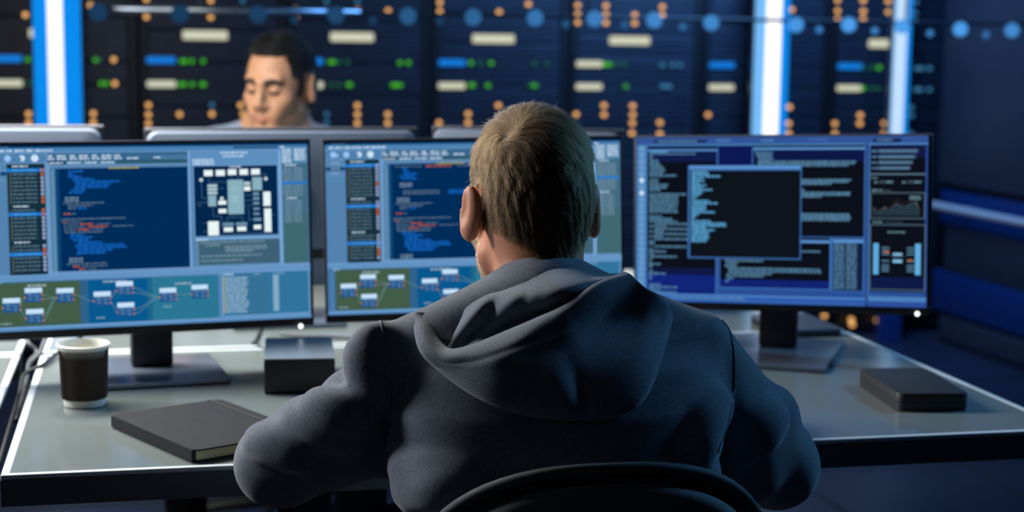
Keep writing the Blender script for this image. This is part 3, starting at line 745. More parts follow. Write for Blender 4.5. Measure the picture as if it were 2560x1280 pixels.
# flat dark case at the right
m_case = mat('case_charcoal', rgb(50, 50, 54), 0.5, bump=(300, .1, .0004))
q = at_z(2243, 1030, TOP); q2 = at_z(2422, 1028, TOP)
cs = empty('hard_case', (q[0], q[1], TOP+.0012), 'flat charcoal case with rounded corners at the right end of the desk', 'case', rz=math.atan2(q2[1]-q[1], q2[0]-q[0]))
wb = np.linalg.norm((q2-q)[:2])
b = MB(); b.prism(rrect(0, 0, wb, .205, .012), 0.0, .0135); b.build('base', m_case, cs, smooth=30)
b = MB(); b.rings([[(x, y, z) for x, y in rrect(i, i, wb-i, .205-i, .012)] for z, i in ((.0142, 0), (.0265, 0), (.0285, .0008), (.0295, .003))]); b.build('lid', m_case, cs, smooth=30)
# dark slab behind the right monitor
q = at_z(2116, 846, TOP); q0 = at_z(1958, 846, TOP)
lp = empty('closed_laptop', (q0[0], q0[1], TOP+.0012), 'thin dark closed laptop lying behind the right monitor stand', 'laptop')
wl = q[0]-q0[0]-.0
b = MB(); b.prism(rrect(0, .0, wl, .19, .01), .0, .009); b.build('base', m_stand, lp)
b = MB(); b.prism(rrect(0, .0, wl, .19, .01), .0094, .015); b.build('lid', mat('laptop_lid_slate', rgb(92, 102, 122), .35, .5), lp)
# white mouse on the far desk
q = at_z(1575, 712, TOP); b = MB()
b.rings([[(q[0]+.03*s_*math.cos(t), q[1]+.055*s_*math.sin(t), TOP+.0015+z) for t in np.linspace(0, 2*math.pi, 20, endpoint=False)] for z, s_ in ((0, .95), (.012, 1.0), (.022, .92), (.03, .7), (.034, .4), (.035, .1))])
ms = b.build('computer_mouse', m_white, None, smooth=True); tag(ms, 'small white mouse on the far desk between the middle and right monitors', 'mouse')
# cables
m_cable = mat('cable_black', rgb(34, 38, 44), 0.5); m_cableg = mat('cable_grey', rgb(84, 90, 98), 0.5)
def cable(pts, r, m, label):
    return tag(MBtube(crom(pts, 40), r, m), label, 'cable', 'cables on the desks')
def MBtube(p, r, m):
    b = MB(); b.tube(p, r, 10); return b.build('cable', m, None, smooth=True)
def tz(px, py, dz): return at_z(px, py, TOP+dz)
gx = -.0185
def gp(py, dz):
    r = ray(100, py); t = (TOP+dz-CAM[2])/r[2]; y = (CAM+r*t)[1]; return np.array([gx, y, TOP+dz])
cable([tz(205, 840, .03), tz(178, 862, .012), tz(140, 886, .006), tz(108, 912, .005), gp(935, -.004), gp(980, -.012), gp(1060, -.02), gp(1160, -.03)], .0035, m_cable, 'black cable curving past the cup into the gap between the desks')
cable([tz(60, 838, .03), tz(72, 858, .02), tz(92, 880, .005), gp(905, -.006), gp(950, -.022), gp(1050, -.04)], .0035, m_cableg, 'grey cable dropping into the desk gap from the left')
cable([tz(116, 842, .03), tz(108, 862, .018), tz(98, 885, .004), gp(912, -.010), gp(960, -.03), gp(1040, -.045)], .004, m_cableg, 'thicker grey cable beside the black cable at the desk gap')
cable([tz(655, 818, .05), tz(650, 835, .03), tz(640, 855, .006), tz(622, 866, -.012), tz(600, 868, -.05)], .005, m_cable, 'dark cable hanging behind the left monitor near the black box')
cable([tz(700, 834, .004), tz(760, 840, .0035), tz(840, 842, .0035), tz(905, 846, .0035), tz(960, 848, .0035)], .003, m_cableg, 'thin cable lying across the far desk behind the black box')

# ------------------------------------------------------------------ office chair
m_mesh = mat('chair_fabric_black', rgb(30, 32, 36), 0.8, noise=(200, .2), bump=(900, .3, .0006), sheen=.4)
m_plast = mat('chair_plastic_black', rgb(22, 23, 26), 0.45)
m_shell = mat('chair_shell_fabric', rgb(84, 89, 94), 0.75, bump=(900, .3, .0006), sheen=.3)
m_pipe = mat('chair_piping_grey', rgb(70, 76, 82), 0.75, bump=(1500, .4, .0006))
def chair(loc, rz, label, top, back_y=-.25):
    """origin on the floor below the seat; +y is the way the sitter looks"""
    o = empty('office_chair', loc, label, 'chair', 'office chairs', rz)
    a, hb, n = .235, .25, 2.6
    zc = top-hb
    def outline(s, m=72):
        out = []
        for t in np.linspace(0, 2*math.pi, m, endpoint=False):
            c_, s_ = math.cos(t), math.sin(t)
            out.append((s*a*np.sign(c_)*abs(c_)**(2/n), s*hb*np.sign(s_)*abs(s_)**(2/n)))
        return out
    def yb(x, z): return back_y+.9*x*x-.10*(z/hb)**2*.5
    b = MB(); R = []
    for s_, dy in ((.02, .045), (.5, .045), (.86, .040), (.96, .028), (1.0, .010), (.985, -.012), (.93, -.022)): R.append([(x, yb(x, z)+dy, zc+z) for x, z in outline(s_)])
    b.rings(R); b.build('backrest', m_mesh, o, smooth=True)
    b = MB(); R = []
    for s_, dy in ((.93, -.018), (.925, -.032), (.88, -.040), (.6, -.046), (.3, -.048), (.02, -.048)): R.append([(x, yb(x, z)+dy, zc+z) for x, z in outline(s_)])
    b.rings(R); b.build('back_shell', m_shell, o, smooth=True)
    b = MB(); b.tube([(x, yb(x, z)-.012, zc+z) for x, z in outline(1.0)], .0075, 10, closed=True); b.build('piping', m_pipe, o, smooth=True)
    b = MB(); b.rings([[(x, y*1.0+.0, .455+dz) for x, y in rrect(-.24*s_, -.22*s_, .24*s_, .24*s_, .1*s_)] for dz, s_ in ((-.045, .9), (-.03, .99), (0, 1.0), (.02, .96), (.03, .7), (.032, .2))]); b.build('seat', m_mesh, o, smooth=True)
    b = MB(); b.box(-.1, -.12, .37, .1, .12, .412, 0, .01); b.cyl((0, -.1, .39), (0, back_y-.01, .41), .018); b.cyl((0, back_y-.01, .405), (0, back_y-.03, zc), .02); b.build('tilt_mechanism', m_plast, o, smooth=40)
    b = MB(); b.cyl((0, 0, .12), (0, 0, .37), .025); b.cyl((0, 0, .08), (0, 0, .22), .035); b.build('gas_column', m_post, o, smooth=40)
    for k in range(5):
        t = math.radians(90+72*k); e = (.29*math.cos(t), .29*math.sin(t), .07)
        b = MB(); b.tube([(0, 0, .1), (e[0]*.5, e[1]*.5, .092), e], [.03, .024, .017], 10, flat=.7); b.build('base_leg', m_plast, o, smooth=40)
        b = MB(); b.cyl((e[0]-.012, e[1], .028), (e[0]+.012, e[1], .028), .028); b.cyl((e[0], e[1], .03), (e[0], e[1], .07), .008); b.build('caster', m_plast, o, smooth=40)
    for sx in (-1, 1):
        b = MB(); P = crom([(sx*.16, .0, .40), (sx*.25, .0, .40), (sx*.29, .0, .45), (sx*.285, -.01, .55), (sx*.275, -.02, .63)], 16); b.tube(P, .022, 10, flat=.6); b.build('armrest_post', m_plast, o, smooth=True)
        b = MB(); b.rings([[(sx*.27+x, y-.02, z) for x, y in rrect(-.04*s_, -.10, .04*s_, .10, .035*s_)] for z, s_ in ((.625, .8), (.632, 1), (.648, 1), (.655, .8))]); b.build('armrest_pad', m_plast, o, smooth=40)
    return o
F2 = CF*np.array([1, 1, 0]); F2 /= np.linalg.norm(F2); R2 = np.array([F2[1], -F2[0], 0.0])    # level axes of the view
qc = at(1518, 1160, 1.87)
chair_top = qc[2]
faz = math.radians(-11)                                            # the blond man and his chair face a little left of the view axis
Fm = math.cos(faz)*F2+math.sin(faz)*R2; Rm = np.array([Fm[1], -Fm[0], 0.0])
cb = qc+Fm*.29; 
chair((cb[0], cb[1], 0), math.atan2(-Fm[0], Fm[1]), 'black padded office chair with grey piping the hooded man sits on', chair_top)

# ------------------------------------------------------------------ people: shared anatomy
m_skin1 = mat('skin_fair', rgb(200, 134, 102), 0.5, spec=.35, sss=(.25, (1.0, .35, .2), .012), bump=(500, .12, .0005))
m_skin2 = mat('skin_brown', rgb(172, 126, 96), 0.5, spec=.35, sss=(.2, (1.0, .4, .25), .01))
m_lip2 = mat('lips_brown_rose', rgb(164, 108, 90), 0.45, spec=.4)
m_scalp1 = mat('scalp_blond', rgb(62, 48, 34), 0.8)
m_scalp2 = mat('scalp_black', rgb(14, 13, 14), 0.8)
def frame(fwd, pitch=0.0, roll=0.0):
    """columns: subject's right, forward, up"""
    f = np.array(fwd, float); f[2] = 0; f /= np.linalg.norm(f); r = np.array([f[1], -f[0], 0.0]); u = np.array([0, 0, 1.0])
    f2 = f*math.cos(pitch)-u*math.sin(pitch); u2 = u*math.cos(pitch)+f*math.sin(pitch)
    r2 = r*math.cos(roll)-u2*math.sin(roll); u3 = u2*math.cos(roll)+r*math.sin(roll)
    return np.stack([r2, f2, u3], 1)
def head(F, O, R, s=1.0, ear_out=.017, cw=.075):
    W = lambda x, y, z: O+R@(np.array([x, y, z])*s)
    B = lambda c, r, k=.015, sub=False, Q=None: F.ball(W(*c), np.array(r)*s, R if Q is None else R@Q, k*s, sub)
    C = lambda a, b, ra, rb, k=.012, sub=False: F.cone(W(*a), W(*b), ra*s, rb*s, k*s, sub)
    B((0, -.015, .045), (cw, .096, .085), .02)
    B((0, .036, .0), (.063, .060, .086), .03)
    B((0, -.04, .0), (.066, .065, .07), .03)
    B((0, .032, -.062), (.051, .056, .048), .03)
    C((-.012, .078, -.100), (.012, .078, -.100), .018, .018, .02)
    for sx in (-1, 1):
        C((sx*.052, .012, -.062), (sx*.022, .07, -.098), .016, .016, .02)
        B((sx*.045, .062, -.024), (.022, .022, .02), .02)
        B((sx*.026, .080, -.055), (.02, .02, .024), .02)
    C((-.040, .080, .030), (0, .092, .024), .010, .010, .014); C((.040, .080, .030), (0, .092, .024), .010, .010, .014)
    for sx in (-1, 1):
        B((sx*.032, .104, .006), (.018, .018, .012), .012, True)
        B((sx*.031, .078, .005), (.0145, .0145, .0125), .006)
    C((0, .094, .016), (0, .112, -.026), .008, .0115, .012)
    B((0, .111, -.033), (.012, .012, .010), .008)
    for sx in (-1, 1): B((sx*.0135, .1, -.036), (.0085, .011, .008), .008)
    for sx in (-1, 1):
        C((0, .099, -.0615), (sx*.022, .090, -.0655), .0062, .003, .006); C((0, .098, -.0715), (sx*.020, .090, -.068), .0072, .003, .006)
    B((0, .106, -.0662), (.024, .012, .0016), .003, True)
    for sx in (-1, 1):
        a = math.radians(24)*sx; ca, sa = math.cos(a), math.sin(a); t = math.radians(8)
        Q = np.array([[ca, sa, 0], [-sa, ca, 0], [0, 0, 1.0]])@np.array([[1, 0, 0], [0, math.cos(t), -math.sin(t)], [0, math.sin(t), math.cos(t)]])
        B((sx*.0765, -.010, -.008), (.012, .010, .02), .014)
        B((sx*(.078+ear_out*.45), -.018, -.002), (.0085, .021, .034), .008, Q=Q)
        B((sx*(.078+ear_out*.40), -.012, -.030), (.0075, .013, .013), .008, Q=Q)
        B((sx*(.088+ear_out*.45), -.012, .0), (.0065, .012, .020), .006, True, Q=Q)
def arm_hand(F, elbow, wrist, fdir, side, k=.02, rest=TOP):
    """forearm and a typing hand; fdir is the pointing direction, side=+1 for a right hand (thumb on its left)"""
    f = np.array(fdir, float); f /= np.linalg.norm(f); u = np.array([0, 0, 1.0]); l = np.cross(u, f)*side; l /= np.linalg.norm(l)   # l: towards the thumb
    F.cone(elbow, wrist, .033, .026, k)
    F.cone(wrist, wrist+f*.03+u*.004, .024, .024, .012)
    for o in (-.026, -.009, .009, .026): F.cone(wrist+f*.02+l*o*.6, wrist+f*.085+l*o+u*.010, .014, .0115, .012)
    for i, (o, L) in enumerate(((.028, .070), (.010, .079), (-.009, .073), (-.027, .056))):
        k0 = wrist+f*.09+l*o*1.05+u*.010; sp = f+l*o*1.5
        j1 = k0+sp*L*.45+u*.008; j2 = j1+sp*L*.33-u*(.014); j3 = j2+sp*L*.20-u*.016; j3[2] = max(j3[2], rest+.009)
        F.chain([(k0, .0100), (j1, .0092), (j2, .0085), (j3, .0078)], .006)
    t0 = wrist+f*.022+l*.024; t1 = t0+l*.026+f*.028; t2 = t1+f*.030+l*.004-u*.008; t3 = t2+f*.022-l*.008-u*.006; t3[2] = max(t3[2], rest+.009)
    F.chain([(t0, .014), (t1, .0115), (t2, .010), (t3, .0085)], .008)
def grow(F, P, N, dirf, length, n=7, lift=.5, minoff=.002, jit=.25, follow=.7):
    """strands that leave the skin along N and lie down along dirf(p)"""
    K = len(P); length = np.broadcast_to(length, (K,)); S = [P]; p = P.copy(); st = (length/(n-1))[:, None]
    rnd = rng.normal(size=(K, 3))*jit
    for i in range(n-1):
        d = dirf(p)+rnd; g = F.grad(p); d = d-follow*(d*g).sum(1, keepdims=True)*g
        d /= np.linalg.norm(d, axis=1, keepdims=True)+1e-9
        w = lift*max(0, 1-i/(n*.5)); d = d+w*g; d /= np.linalg.norm(d, axis=1, keepdims=True)
        p = p+d*st; sd = F.sample(p); off = minoff*min(1, (i+1)/2)
        p = p+g*np.maximum(off-sd, 0)[:, None]; S.append(p)
    return np.stack(S, 1)
def hair_obj(name, S, r0, r1, m, parent):
    K, n = S.shape[:2]; hc = bpy.data.hair_curves.new(name); hc.add_curves([n]*K)
    hc.attributes['position'].data.foreach_set('vector', S.reshape(-1).astype(np.float32))
    ra = hc.attributes.get('radius') or hc.attributes.new('radius', 'FLOAT', 'POINT')
    ra.data.foreach_set('value', np.tile(np.linspace(r0, r1, n), K).astype(np.float32))
    hc.materials.append(m); return link(name, hc, parent)
def hair_mat(name, color, rough=.35, rand=.35):
    m = bpy.data.materials.new(name); m.use_nodes = True; nt = m.node_tree; nt.nodes.clear()
    h = nt.nodes.new('ShaderNodeBsdfHairPrincipled'); o = nt.nodes.new('ShaderNodeOutputMaterial'); i = nt.nodes.new('ShaderNodeHairInfo')
    h.parametrization = 'COLOR'; h.inputs['Roughness'].default_value = rough; h.inputs['Radial Roughness'].default_value = .45; h.inputs['Random Roughness'].default_value = .2; h.inputs['IOR'].default_value = 1.38
    r = nt.nodes.new('ShaderNodeMapRange'); r.inputs['To Min'].default_value = 1-rand; r.inputs['To Max'].default_value = 1+rand
    v = nt.nodes.new('ShaderNodeVectorMath'); v.operation = 'SCALE'; v.inputs[0].default_value = color[:3]
    nt.links.new(i.outputs['Random'], r.inputs['Value']); nt.links.new(r.outputs['Result'], v.inputs['Scale']); nt.links.new(v.outputs['Vector'], h.inputs['Color'])
    nt.links.new(h.outputs[0], o.inputs['Surface']); return m
def roots(V, Q, mask, n):
    c = V[Q].mean(1); a = np.linalg.norm(np.cross(V[Q[:, 2]]-V[Q[:, 0]], V[Q[:, 3]]-V[Q[:, 1]]), axis=1)*mask(c)
    i = rng.choice(len(Q), n, p=a/a.sum()); w = rng.dirichlet((1, 1, 1, 1), n)
    return (V[Q[i]]*w[..., None]).sum(1)

# ------------------------------------------------------------------ the blond man at the desk, seen from behind
hd_f = math.cos(math.radians(-18))*F2+math.sin(math.radians(-18))*R2
HR = frame(hd_f, math.radians(6), 0.0); HO = at(1322, 520, 2.17)
def loc1(P): return (P-HO)@HR
px_r = lambda r, d: r*d/FPX
armL = [(1008,884,2.05,76),(962,975,2.06,98),(902,1068,2.07,112),(803,1112,2.10,109),(698,1158,2.14,97)]
armR = [(1742,868,2.13,84),(1803,965,2.15,95),(1858,1045,2.19,100),(1905,1112,2.24,104),(1940,1166,2.27,94)]
AL = [(at(x, y, d), px_r(r, d)) for x, y, d, r in armL]; AR = [(at(x, y, d), px_r(r, d)) for x, y, d, r in armR]
wL = np.array([.645, .27, TOP+.034]); wR = np.array([.87, .31, TOP+.034])
NB = at(1362, 772, 2.115)
lo = np.array([.15, -.62, .42]); hi = np.array([1.25, .55, 1.36])
BF = Field(lo, hi, .0045)
head(BF, HO, HR, 1.0, .021, .0715)
nk = HO+HR@np.array([0, -.035, -.05])
BF.cone(nk, NB+np.array([0, 0, -.01]), .055, .063, .03)
TS = [(850,1385,300,.06,2.095),(900,1392,330,.08,2.08),(1000,1395,395,.105,2.06),(1180,1390,370,.11,2.05),(1420,1395,340,.11,2.07),(1640,1405,355,.115,2.08)]
BF.stack([(at(cx, py, d)[2], at(cx, py, d), px_r(w, d), dd) for py, cx, w, dd, d in TS], Rm, Fm, .04, 2.2)
BF.cone(NB, AL[0][0], .046, .024, .03); BF.cone(NB, AR[0][0], .046, .026, .03)
fL = np.array([.50, .07, TOP+.052]); fR = np.array([1.06, .13, TOP+.05])
for A, f_, w, sd in ((AL, fL, wL, -1), (AR, fR, wR, 1)):
    BF.chain([(p, .024+.012*min(i, 1)) for i, (p, r) in enumerate(A)]+[(f_, .033)], .02)
    arm_hand(BF, f_, w, (w-A[-1][0])*np.array([.55, 1, 0])+np.array([0, .1, 0]), sd)
def scalp(P, slack=0.0):
    q = loc1(P); x, y, z = np.abs(q[:, 0]), q[:, 1], q[:, 2]
    low = -.070+.9*np.maximum(np.abs(q[:, 0]-.0)-.014, 0)+slack
    m = (z > low) & (y < -.02)
    m |= (y >= -.02) & (y < .03) & (z > .028+slack)
    m |= (y >= .018) & (y < .034) & (z > -.03) & (x > .05)
    m |= (y >= .03) & (y < .085) & (z > .05+.35*np.maximum(y-.03, 0)+slack) & ~((y > .05) & (z < .075))
    ear = (x > .073) & (y > -.045) & (y < .02) & (z > -.05) & (z < .036)
    return m & ~ear & (z > -.085)
person, V1, Q1 = BF.build('person', [m_skin1, m_scalp1], None, lambda c: scalp(c, .006).astype(int))
tag(person, 'blond man in a grey-blue hoodie sitting at the desk with his back turned', 'person')
# hair: lies away from the crown whorl, down the back and sides, forward over the top
whorl = loc1(at(1250, 335, 2.09)[None])[0]
wn = BF.grad((HO+HR@whorl)[None])[0]
def flow1(P):
    q = loc1(P); v = q-whorl; r = np.linalg.norm(v, axis=1, keepdims=True)
    rad = v/(r+1e-6); sw = np.cross(np.broadcast_to(HR.T@wn, v.shape), rad)
    top = np.clip((q[:, 2:3]-.085)/.03, 0, 1)*np.clip((q[:, 1:2]+.06)/.03, 0, 1)
    d = rad+sw*1.3*np.exp(-r/.045)+np.array([.25, .9, .1])*top+np.array([0, 0, -.9])*(1-top)*np.clip(r/.05, 0, 1)
    d += .18*np.stack([np.sin(q[:, 1]*160+q[:, 2]*90), np.sin(q[:, 0]*140+q[:, 2]*70), np.sin(q[:, 0]*120+q[:, 1]*100)], 1)
    return d@HR.T
P = np.concatenate([roots(V1, Q1, scalp, 40000), roots(V1, Q1, lambda c: scalp(c) & (np.abs(loc1(c)[:, 0]) > .045), 12000)]); N = BF.grad(P); q = loc1(P)
ln1 = np.interp(q[:, 2], [-.07, -.03, .03, .08, .11], [.008, .015, .020, .030, .044])
ln1 = ln1*np.where(q[:, 2] < .085, np.interp(np.abs(q[:, 0]), [.035, .068], [1, .42]), 1)*rng.uniform(.75, 1.15, len(P))
S = grow(BF, P, N, flow1, ln1, 8, .42, .003, .16, .85)
q = loc1(P)                                       # locks: neighbouring strands lean together
ja = np.stack([np.sin(q[:, 0]*620+q[:, 2]*140)+np.sin(q[:, 0]*310-q[:, 1]*260), np.sin(q[:, 1]*520+q[:, 2]*90), np.sin(q[:, 0]*430+q[:, 2]*210)], 1)*.0024+rng.normal(size=(len(P), 3))*.0010
S += (ja*np.minimum(ln1/.03, 1.2)[:, None])[:, None, :]*np.linspace(0, 1, 8)[None, :, None]**1.5
fly = rng.choice(len(S), 260); S[fly] += BF.grad(P[fly])[:, None, :]*rng.uniform(.002, .010, (len(fly), 1, 1))*np.linspace(0, 1, 8)[None, :, None]**2
hair_obj('hair', S, .00019, .00005, hair_mat('hair_dark_blond', (.056, .030, .0125), rough=.5, rand=.6), person)
# stubble beard along the jaw
def beard1(P):
    q = loc1(P); return (q[:, 2] > -.125) & (q[:, 2] < -.025-.25*np.maximum(q[:, 1]-.03, 0)) & (q[:, 1] > .006) & (np.abs(q[:, 0]) > .012) & ((q[:, 1] < .085) | (q[:, 2] < -.05)) & (q[:, 1] > .02+.5*np.maximum(-.09-q[:, 2], 0))
P = roots(V1, Q1, beard1, 5000)
S = grow(BF, P, None, lambda p: np.broadcast_to(HR@np.array([0, .2, -1.0]), p.shape), rng.uniform(.004, .008, len(P)), 4, .8, .0005, .4)
hair_obj('beard', S, .00013, .00005, hair_mat('beard_brown', (.24, .13, .06)), person)

# hoodie
m_hood = mat('hoodie_grey_blue', rgb(100, 109, 124), 0.9, spec=.15, noise=(260, .28), bump=(700, .35, .0012), sheen=.35)
m_seam = mat('hoodie_seam', rgb(104, 113, 128), 0.9, spec=.1, sheen=.3)
HF = Field(lo+np.array([-.06, -.05, 0]), hi+np.array([.06, -.1, -.05]), .0052)
HS = [(835,1388,368,.088,2.09),(900,1392,400,.113,2.075),(1000,1394,420,.130,2.06),(1100,1390,424,.134,2.05),(1180,1386,402,.136,2.05),(1300,1386,378,.138,2.05),(1420,1392,380,.14,2.06),(1640,1400,400,.145,2.075)]
HF.stack([(at(cx, py, d)[2], at(cx, py, d), px_r(w, d), dd) for py, cx, w, dd, d in HS], Rm, Fm, .05, 2.3)
HF.cone(at(1330, 800, 2.10), AL[0][0], .078, AL[0][1]*1.08, .045); HF.cone(at(1400, 800, 2.12), AR[0][0], .082, AR[0][1]*1.05, .045)
def smooth_chain(A, n=18):
    q = crom([tuple(p)+(r,) for p, r in A], n); return [(v[:3], v[3]*1.04) for v in q]
HF.chain(smooth_chain(AL), .006); HF.chain(smooth_chain(AR), .006)
fL = np.array([.50, .07, TOP+.052]); fR = np.array([1.06, .13, TOP+.05])
HF.chain([AL[-1], (fL, .050), (wL, .034)], .03); HF.chain([AR[-1], (fR, .048), (wR, .034)], .03)
HF.cone(at(1838, 1060, 2.14), at(1868, 1185, 2.20), px_r(70, 2.14), px_r(78, 2.2), .03)
def bl(x, y, d, r, sub=False, k=.02): HF.ball(at(x, y, d), px_r(r, d), None, k, sub)
bl(928, 842, 2.03, 34, k=.03);  bl(858, 982, 2.075, 46, k=.03); bl(760, 1060, 2.10, 52, k=.04); HF.cone(at(1934, 1024, 2.20), at(1850, 1075, 2.15), px_r(41, 2.2), px_r(26, 2.15), .045)
HF.cone(at(975, 1000, 2.06), at(985, 1140, 2.07), px_r(66, 2.06), px_r(50, 2.06), .03); HF.cone(at(1795, 990, 2.11), at(1806, 1150, 2.13), px_r(60, 2.1), px_r(50, 2.1), .03)
def fold(pts, r, off, sub=False, k=.022, F=None):
    """a soft ridge (or groove) lying on the cloth along a line of sight path"""
    Pp = crom([(x, y, HF.hit(x, y)) for x, y in pts], 14); n = len(Pp)
    ch = [(at(x, y, d+off), max(r*math.sin(math.pi*(.12+.76*i/(n-1))), .002)) for i, (x, y, d) in enumerate(Pp)]
    HF.chain(ch, k, sub)
fold([(905, 880), (930, 930), (960, 1000)], .009, .002, k=.035)
fold([(735, 1040), (800, 1065), (890, 1085)], .010, .001, k=.03); fold([(790, 1005), (850, 1030), (930, 1050)], .010, .001, k=.03); fold([(640, 1100), (690, 1110), (760, 1140)], .009, .0, k=.03)
fold([(1935, 1040), (1890, 1080), (1840, 1120)], .010, .002, k=.035)

for pts in ([(1000, 1170), (1080, 1185), (1180, 1200)], [(1010, 1235), (1100, 1228), (1220, 1245)], [(1770, 1180), (1700, 1195), (1600, 1210)], [(1800, 1000), (1760, 1060), (1740, 1140)]):
    fold(pts, .010, .005, k=.03)
hoodie, VH, QH = HF.build('hoodie', m_hood, person)
def on(x, y, off=0.0): return at(x, y, HF.hit(x, y)+off)
def seam(pts, r=.0014, off=.0):
    b = MB(); Pp = crom(pts, 60); W = np.array([on(x, y, off) for x, y in Pp])
    for _ in range(3): W[1:-1] = (W[:-2]+2*W[1:-1]+W[2:])/4
    for _ in range(4): W = W-HF.grad(W)*HF.sample(W)[:, None]
    b.tube(W, r, 8); b.build('seam', m_seam, hoodie, smooth=True)
seam([(950, 796), (958, 840), (966, 900), (971, 970), (972, 1040), (966, 1100), (970, 1150)])
seam([(1812, 790), (1828, 850), (1835, 920), (1832, 1000), (1815, 1070), (1793, 1130)])
# cuffs
for w, e in ((wL, fL), (wR, fR)):
    d = (w-e)/np.linalg.norm(w-e); b = MB(); R = []
    u = np.cross(d, [0, 0, 1]); u /= np.linalg.norm(u); v = np.cross(u, d)
    for t, r in ((-.035, .034), (-.02, .036), (0, .036), (.012, .034), (.012, .028)): R.append([tuple(w+d*t+r*(math.cos(a)*u+math.sin(a)*v)) for a in np.linspace(0, 2*math.pi, 28, endpoint=False)])
    b.rings(R, cap=False); b.build('cuff', m_seam, hoodie, smooth=True)

# hood lying on the back: rows from the collar at the neck, over the rolled rim, down to the lower outline
def row(pts, n=64): return crom(pts, n)
rows = [
 ([(1158,772,.14),(1200,742,.065),(1238,712,.06),(1290,688,.02),(1340,668,.0),(1390,661,-.005),(1450,670,.0),(1500,688,.03),(1550,690,.05)], 'n'),
 ([(1130,782,.034),(1185,762,.008),(1240,748,-.004),(1300,742,-.020),(1350,738,-.030),(1400,730,-.036),(1460,716,-.030),(1510,702,-.010),(1556,690,.018)], 'b'),
 ([(1104,786,.028),(1130,830,.008),(1170,842,.002),(1232,826,-.003),(1302,802,-.007),(1362,776,-.012),(1430,744,-.016),(1500,710,-.006),(1560,688,.012)], 'b'),
 ([(1088,790,.022),(1108,858,.008),(1136,884,-.004),(1184,880,-.014),(1260,848,-.022),(1340,814,-.028),(1412,780,-.030),(1492,724,-.026),(1564,688,.0)], 'b'),
 ([(1064,786,.014),(1082,850,-.012),(1122,878,-.020),(1180,868,-.028),(1260,836,-.036),(1340,802,-.042),(1410,770,-.042),(1490,715,-.036),(1566,686,-.006)], 'b'),
 ([(1048,782,.012),(1066,856,-.022),(1112,889,-.032),(1182,880,-.042),(1265,848,-.050),(1345,812,-.056),(1415,780,-.055),(1496,722,-.046),(1575,690,-.024)], 'b'),
 ([(1040,784,.010),(1058,866,-.022),(1108,903,-.033),(1190,902,-.046),(1275,874,-.056),(1358,838,-.062),(1428,806,-.060),(1512,748,-.052),(1590,702,-.031)], 'b'),
 ([(1038,790,.010),(1056,874,-.018),(1110,918,-.026),(1200,934,-.038),(1288,914,-.050),(1372,882,-.056),(1446,850,-.054),(1530,790,-.048),(1612,720,-.035)], 'b'),
 ([(1038,800,.010),(1060,880,-.013),(1122,930,-.020),(1216,968,-.030),(1308,962,-.044),(1394,938,-.050),(1462,905,-.047),(1560,840,-.048),(1640,735,-.034)], 'b'),
 ([(1040,806,.0),(1064,884,-.010),(1140,950,-.014),(1240,998,-.022),(1330,1012,-.034),(1418,1000,-.040),(1480,968,-.040),(1592,900,-.046),(1662,755,-.028)], 'b'),
 ([(1042,810,.004),(1068,886,-.004),(1160,966,-.006),(1262,1016,-.010),(1345,1034,-.020),(1430,1038,-.026),(1500,1030,-.036),(1606,968,-.034),(1674,780,-.022)], 'b'),
 ([(1042,808,.010),(1068,882,.006),(1160,962,.006),(1264,1014,.004),(1348,1034,-.002),(1434,1042,-.004),(1512,1042,-.010),(1612,985,-.018),(1678,790,-.004)], 'b'),
 ([(1044,800,.02),(1072,870,.02),(1166,945,.02),(1268,998,.02),(1350,1016,.02),(1434,1024,.02),(1510,1020,.02),(1602,960,.016),(1666,780,.014)], 'b'),
]
nU = 72; G = []
xs = np.linspace(1030, 1680, 66); yy = np.linspace(640, 1060, 43)
DM = np.array([[HF.hit(x, y) for y in yy] for x in xs])
for _ in range(6):
    Q_ = np.pad(DM, 1, mode='edge'); DM = (Q_[:-2, 1:-1]+Q_[2:, 1:-1]+Q_[1:-1, :-2]+Q_[1:-1, 2:]+2*DM)/6
def dmap(x, y):
    a = np.clip((x-1030)/10, 0, 64.999); c_ = np.clip((y-640)/10, 0, 41.999); i, j = int(a), int(c_); f, g = a-i, c_-j
    return (DM[i, j]*(1-f)+DM[i+1, j]*f)*(1-g)+(DM[i, j+1]*(1-f)+DM[i+1, j+1]*f)*g
for pts, kind in rows:
    L = row(pts, nU)
    if kind == 'n':
        base = crom([(2.09,), (2.11,), (2.13,), (2.115,), (2.09,), (2.085,), (2.095,), (2.13,), (2.14,)], nU)[:, 0]
        G.append([at(x, y, base[i]+o*.3) for i, (x, y, o) in enumerate(L)])
    else: G.append([at(x, y, dmap(x, max(y, 800))+o) for x, y, o in L])
G = np.array(G); nr = 48
Gi = np.stack([crom(G[:, i], nr) for i in range(nU)], 1)
# soft drapes: a deep fold where the right lobe hangs away, and lining folds at the left
uu, vv = np.meshgrid(np.linspace(0, 1, nU), np.linspace(0, 1, nr))
out = -ray(1380, 850)
dep = -.009*np.exp(-((uu-.68-.05*(vv-.6))/.05)**2)*np.clip((vv-.55)/.15, 0, 1)
dep += .005*np.sin(uu*38+vv*3)*np.exp(-((vv-.16)/.1)**2)*np.clip((.5-uu)/.3, 0, 1)*1.6
dep += .003*np.sin(uu*21+vv*9)*np.clip((vv-.45)/.1, 0, 1)*np.clip((.98-vv)/.1, 0, 1)
dep -= .0035*np.exp(-((vv-.505)/.012)**2)*np.clip((uu-.12)/.1, 0, 1)
Gi = Gi+dep[..., None]*out
b = MB()
for j in range(nr-1):
    pass
b.rings([[tuple(p) for p in r] for r in Gi], cap=False, closed=False)
hood = b.build('hood', m_hood, hoodie, smooth=True)
sm = hood.modifiers.new('thickness', 'SOLIDIFY'); sm.thickness = .004; sm.offset = -1
ss = hood.modifiers.new('smooth', 'SUBSURF'); ss.levels = 1; ss.render_levels = 1
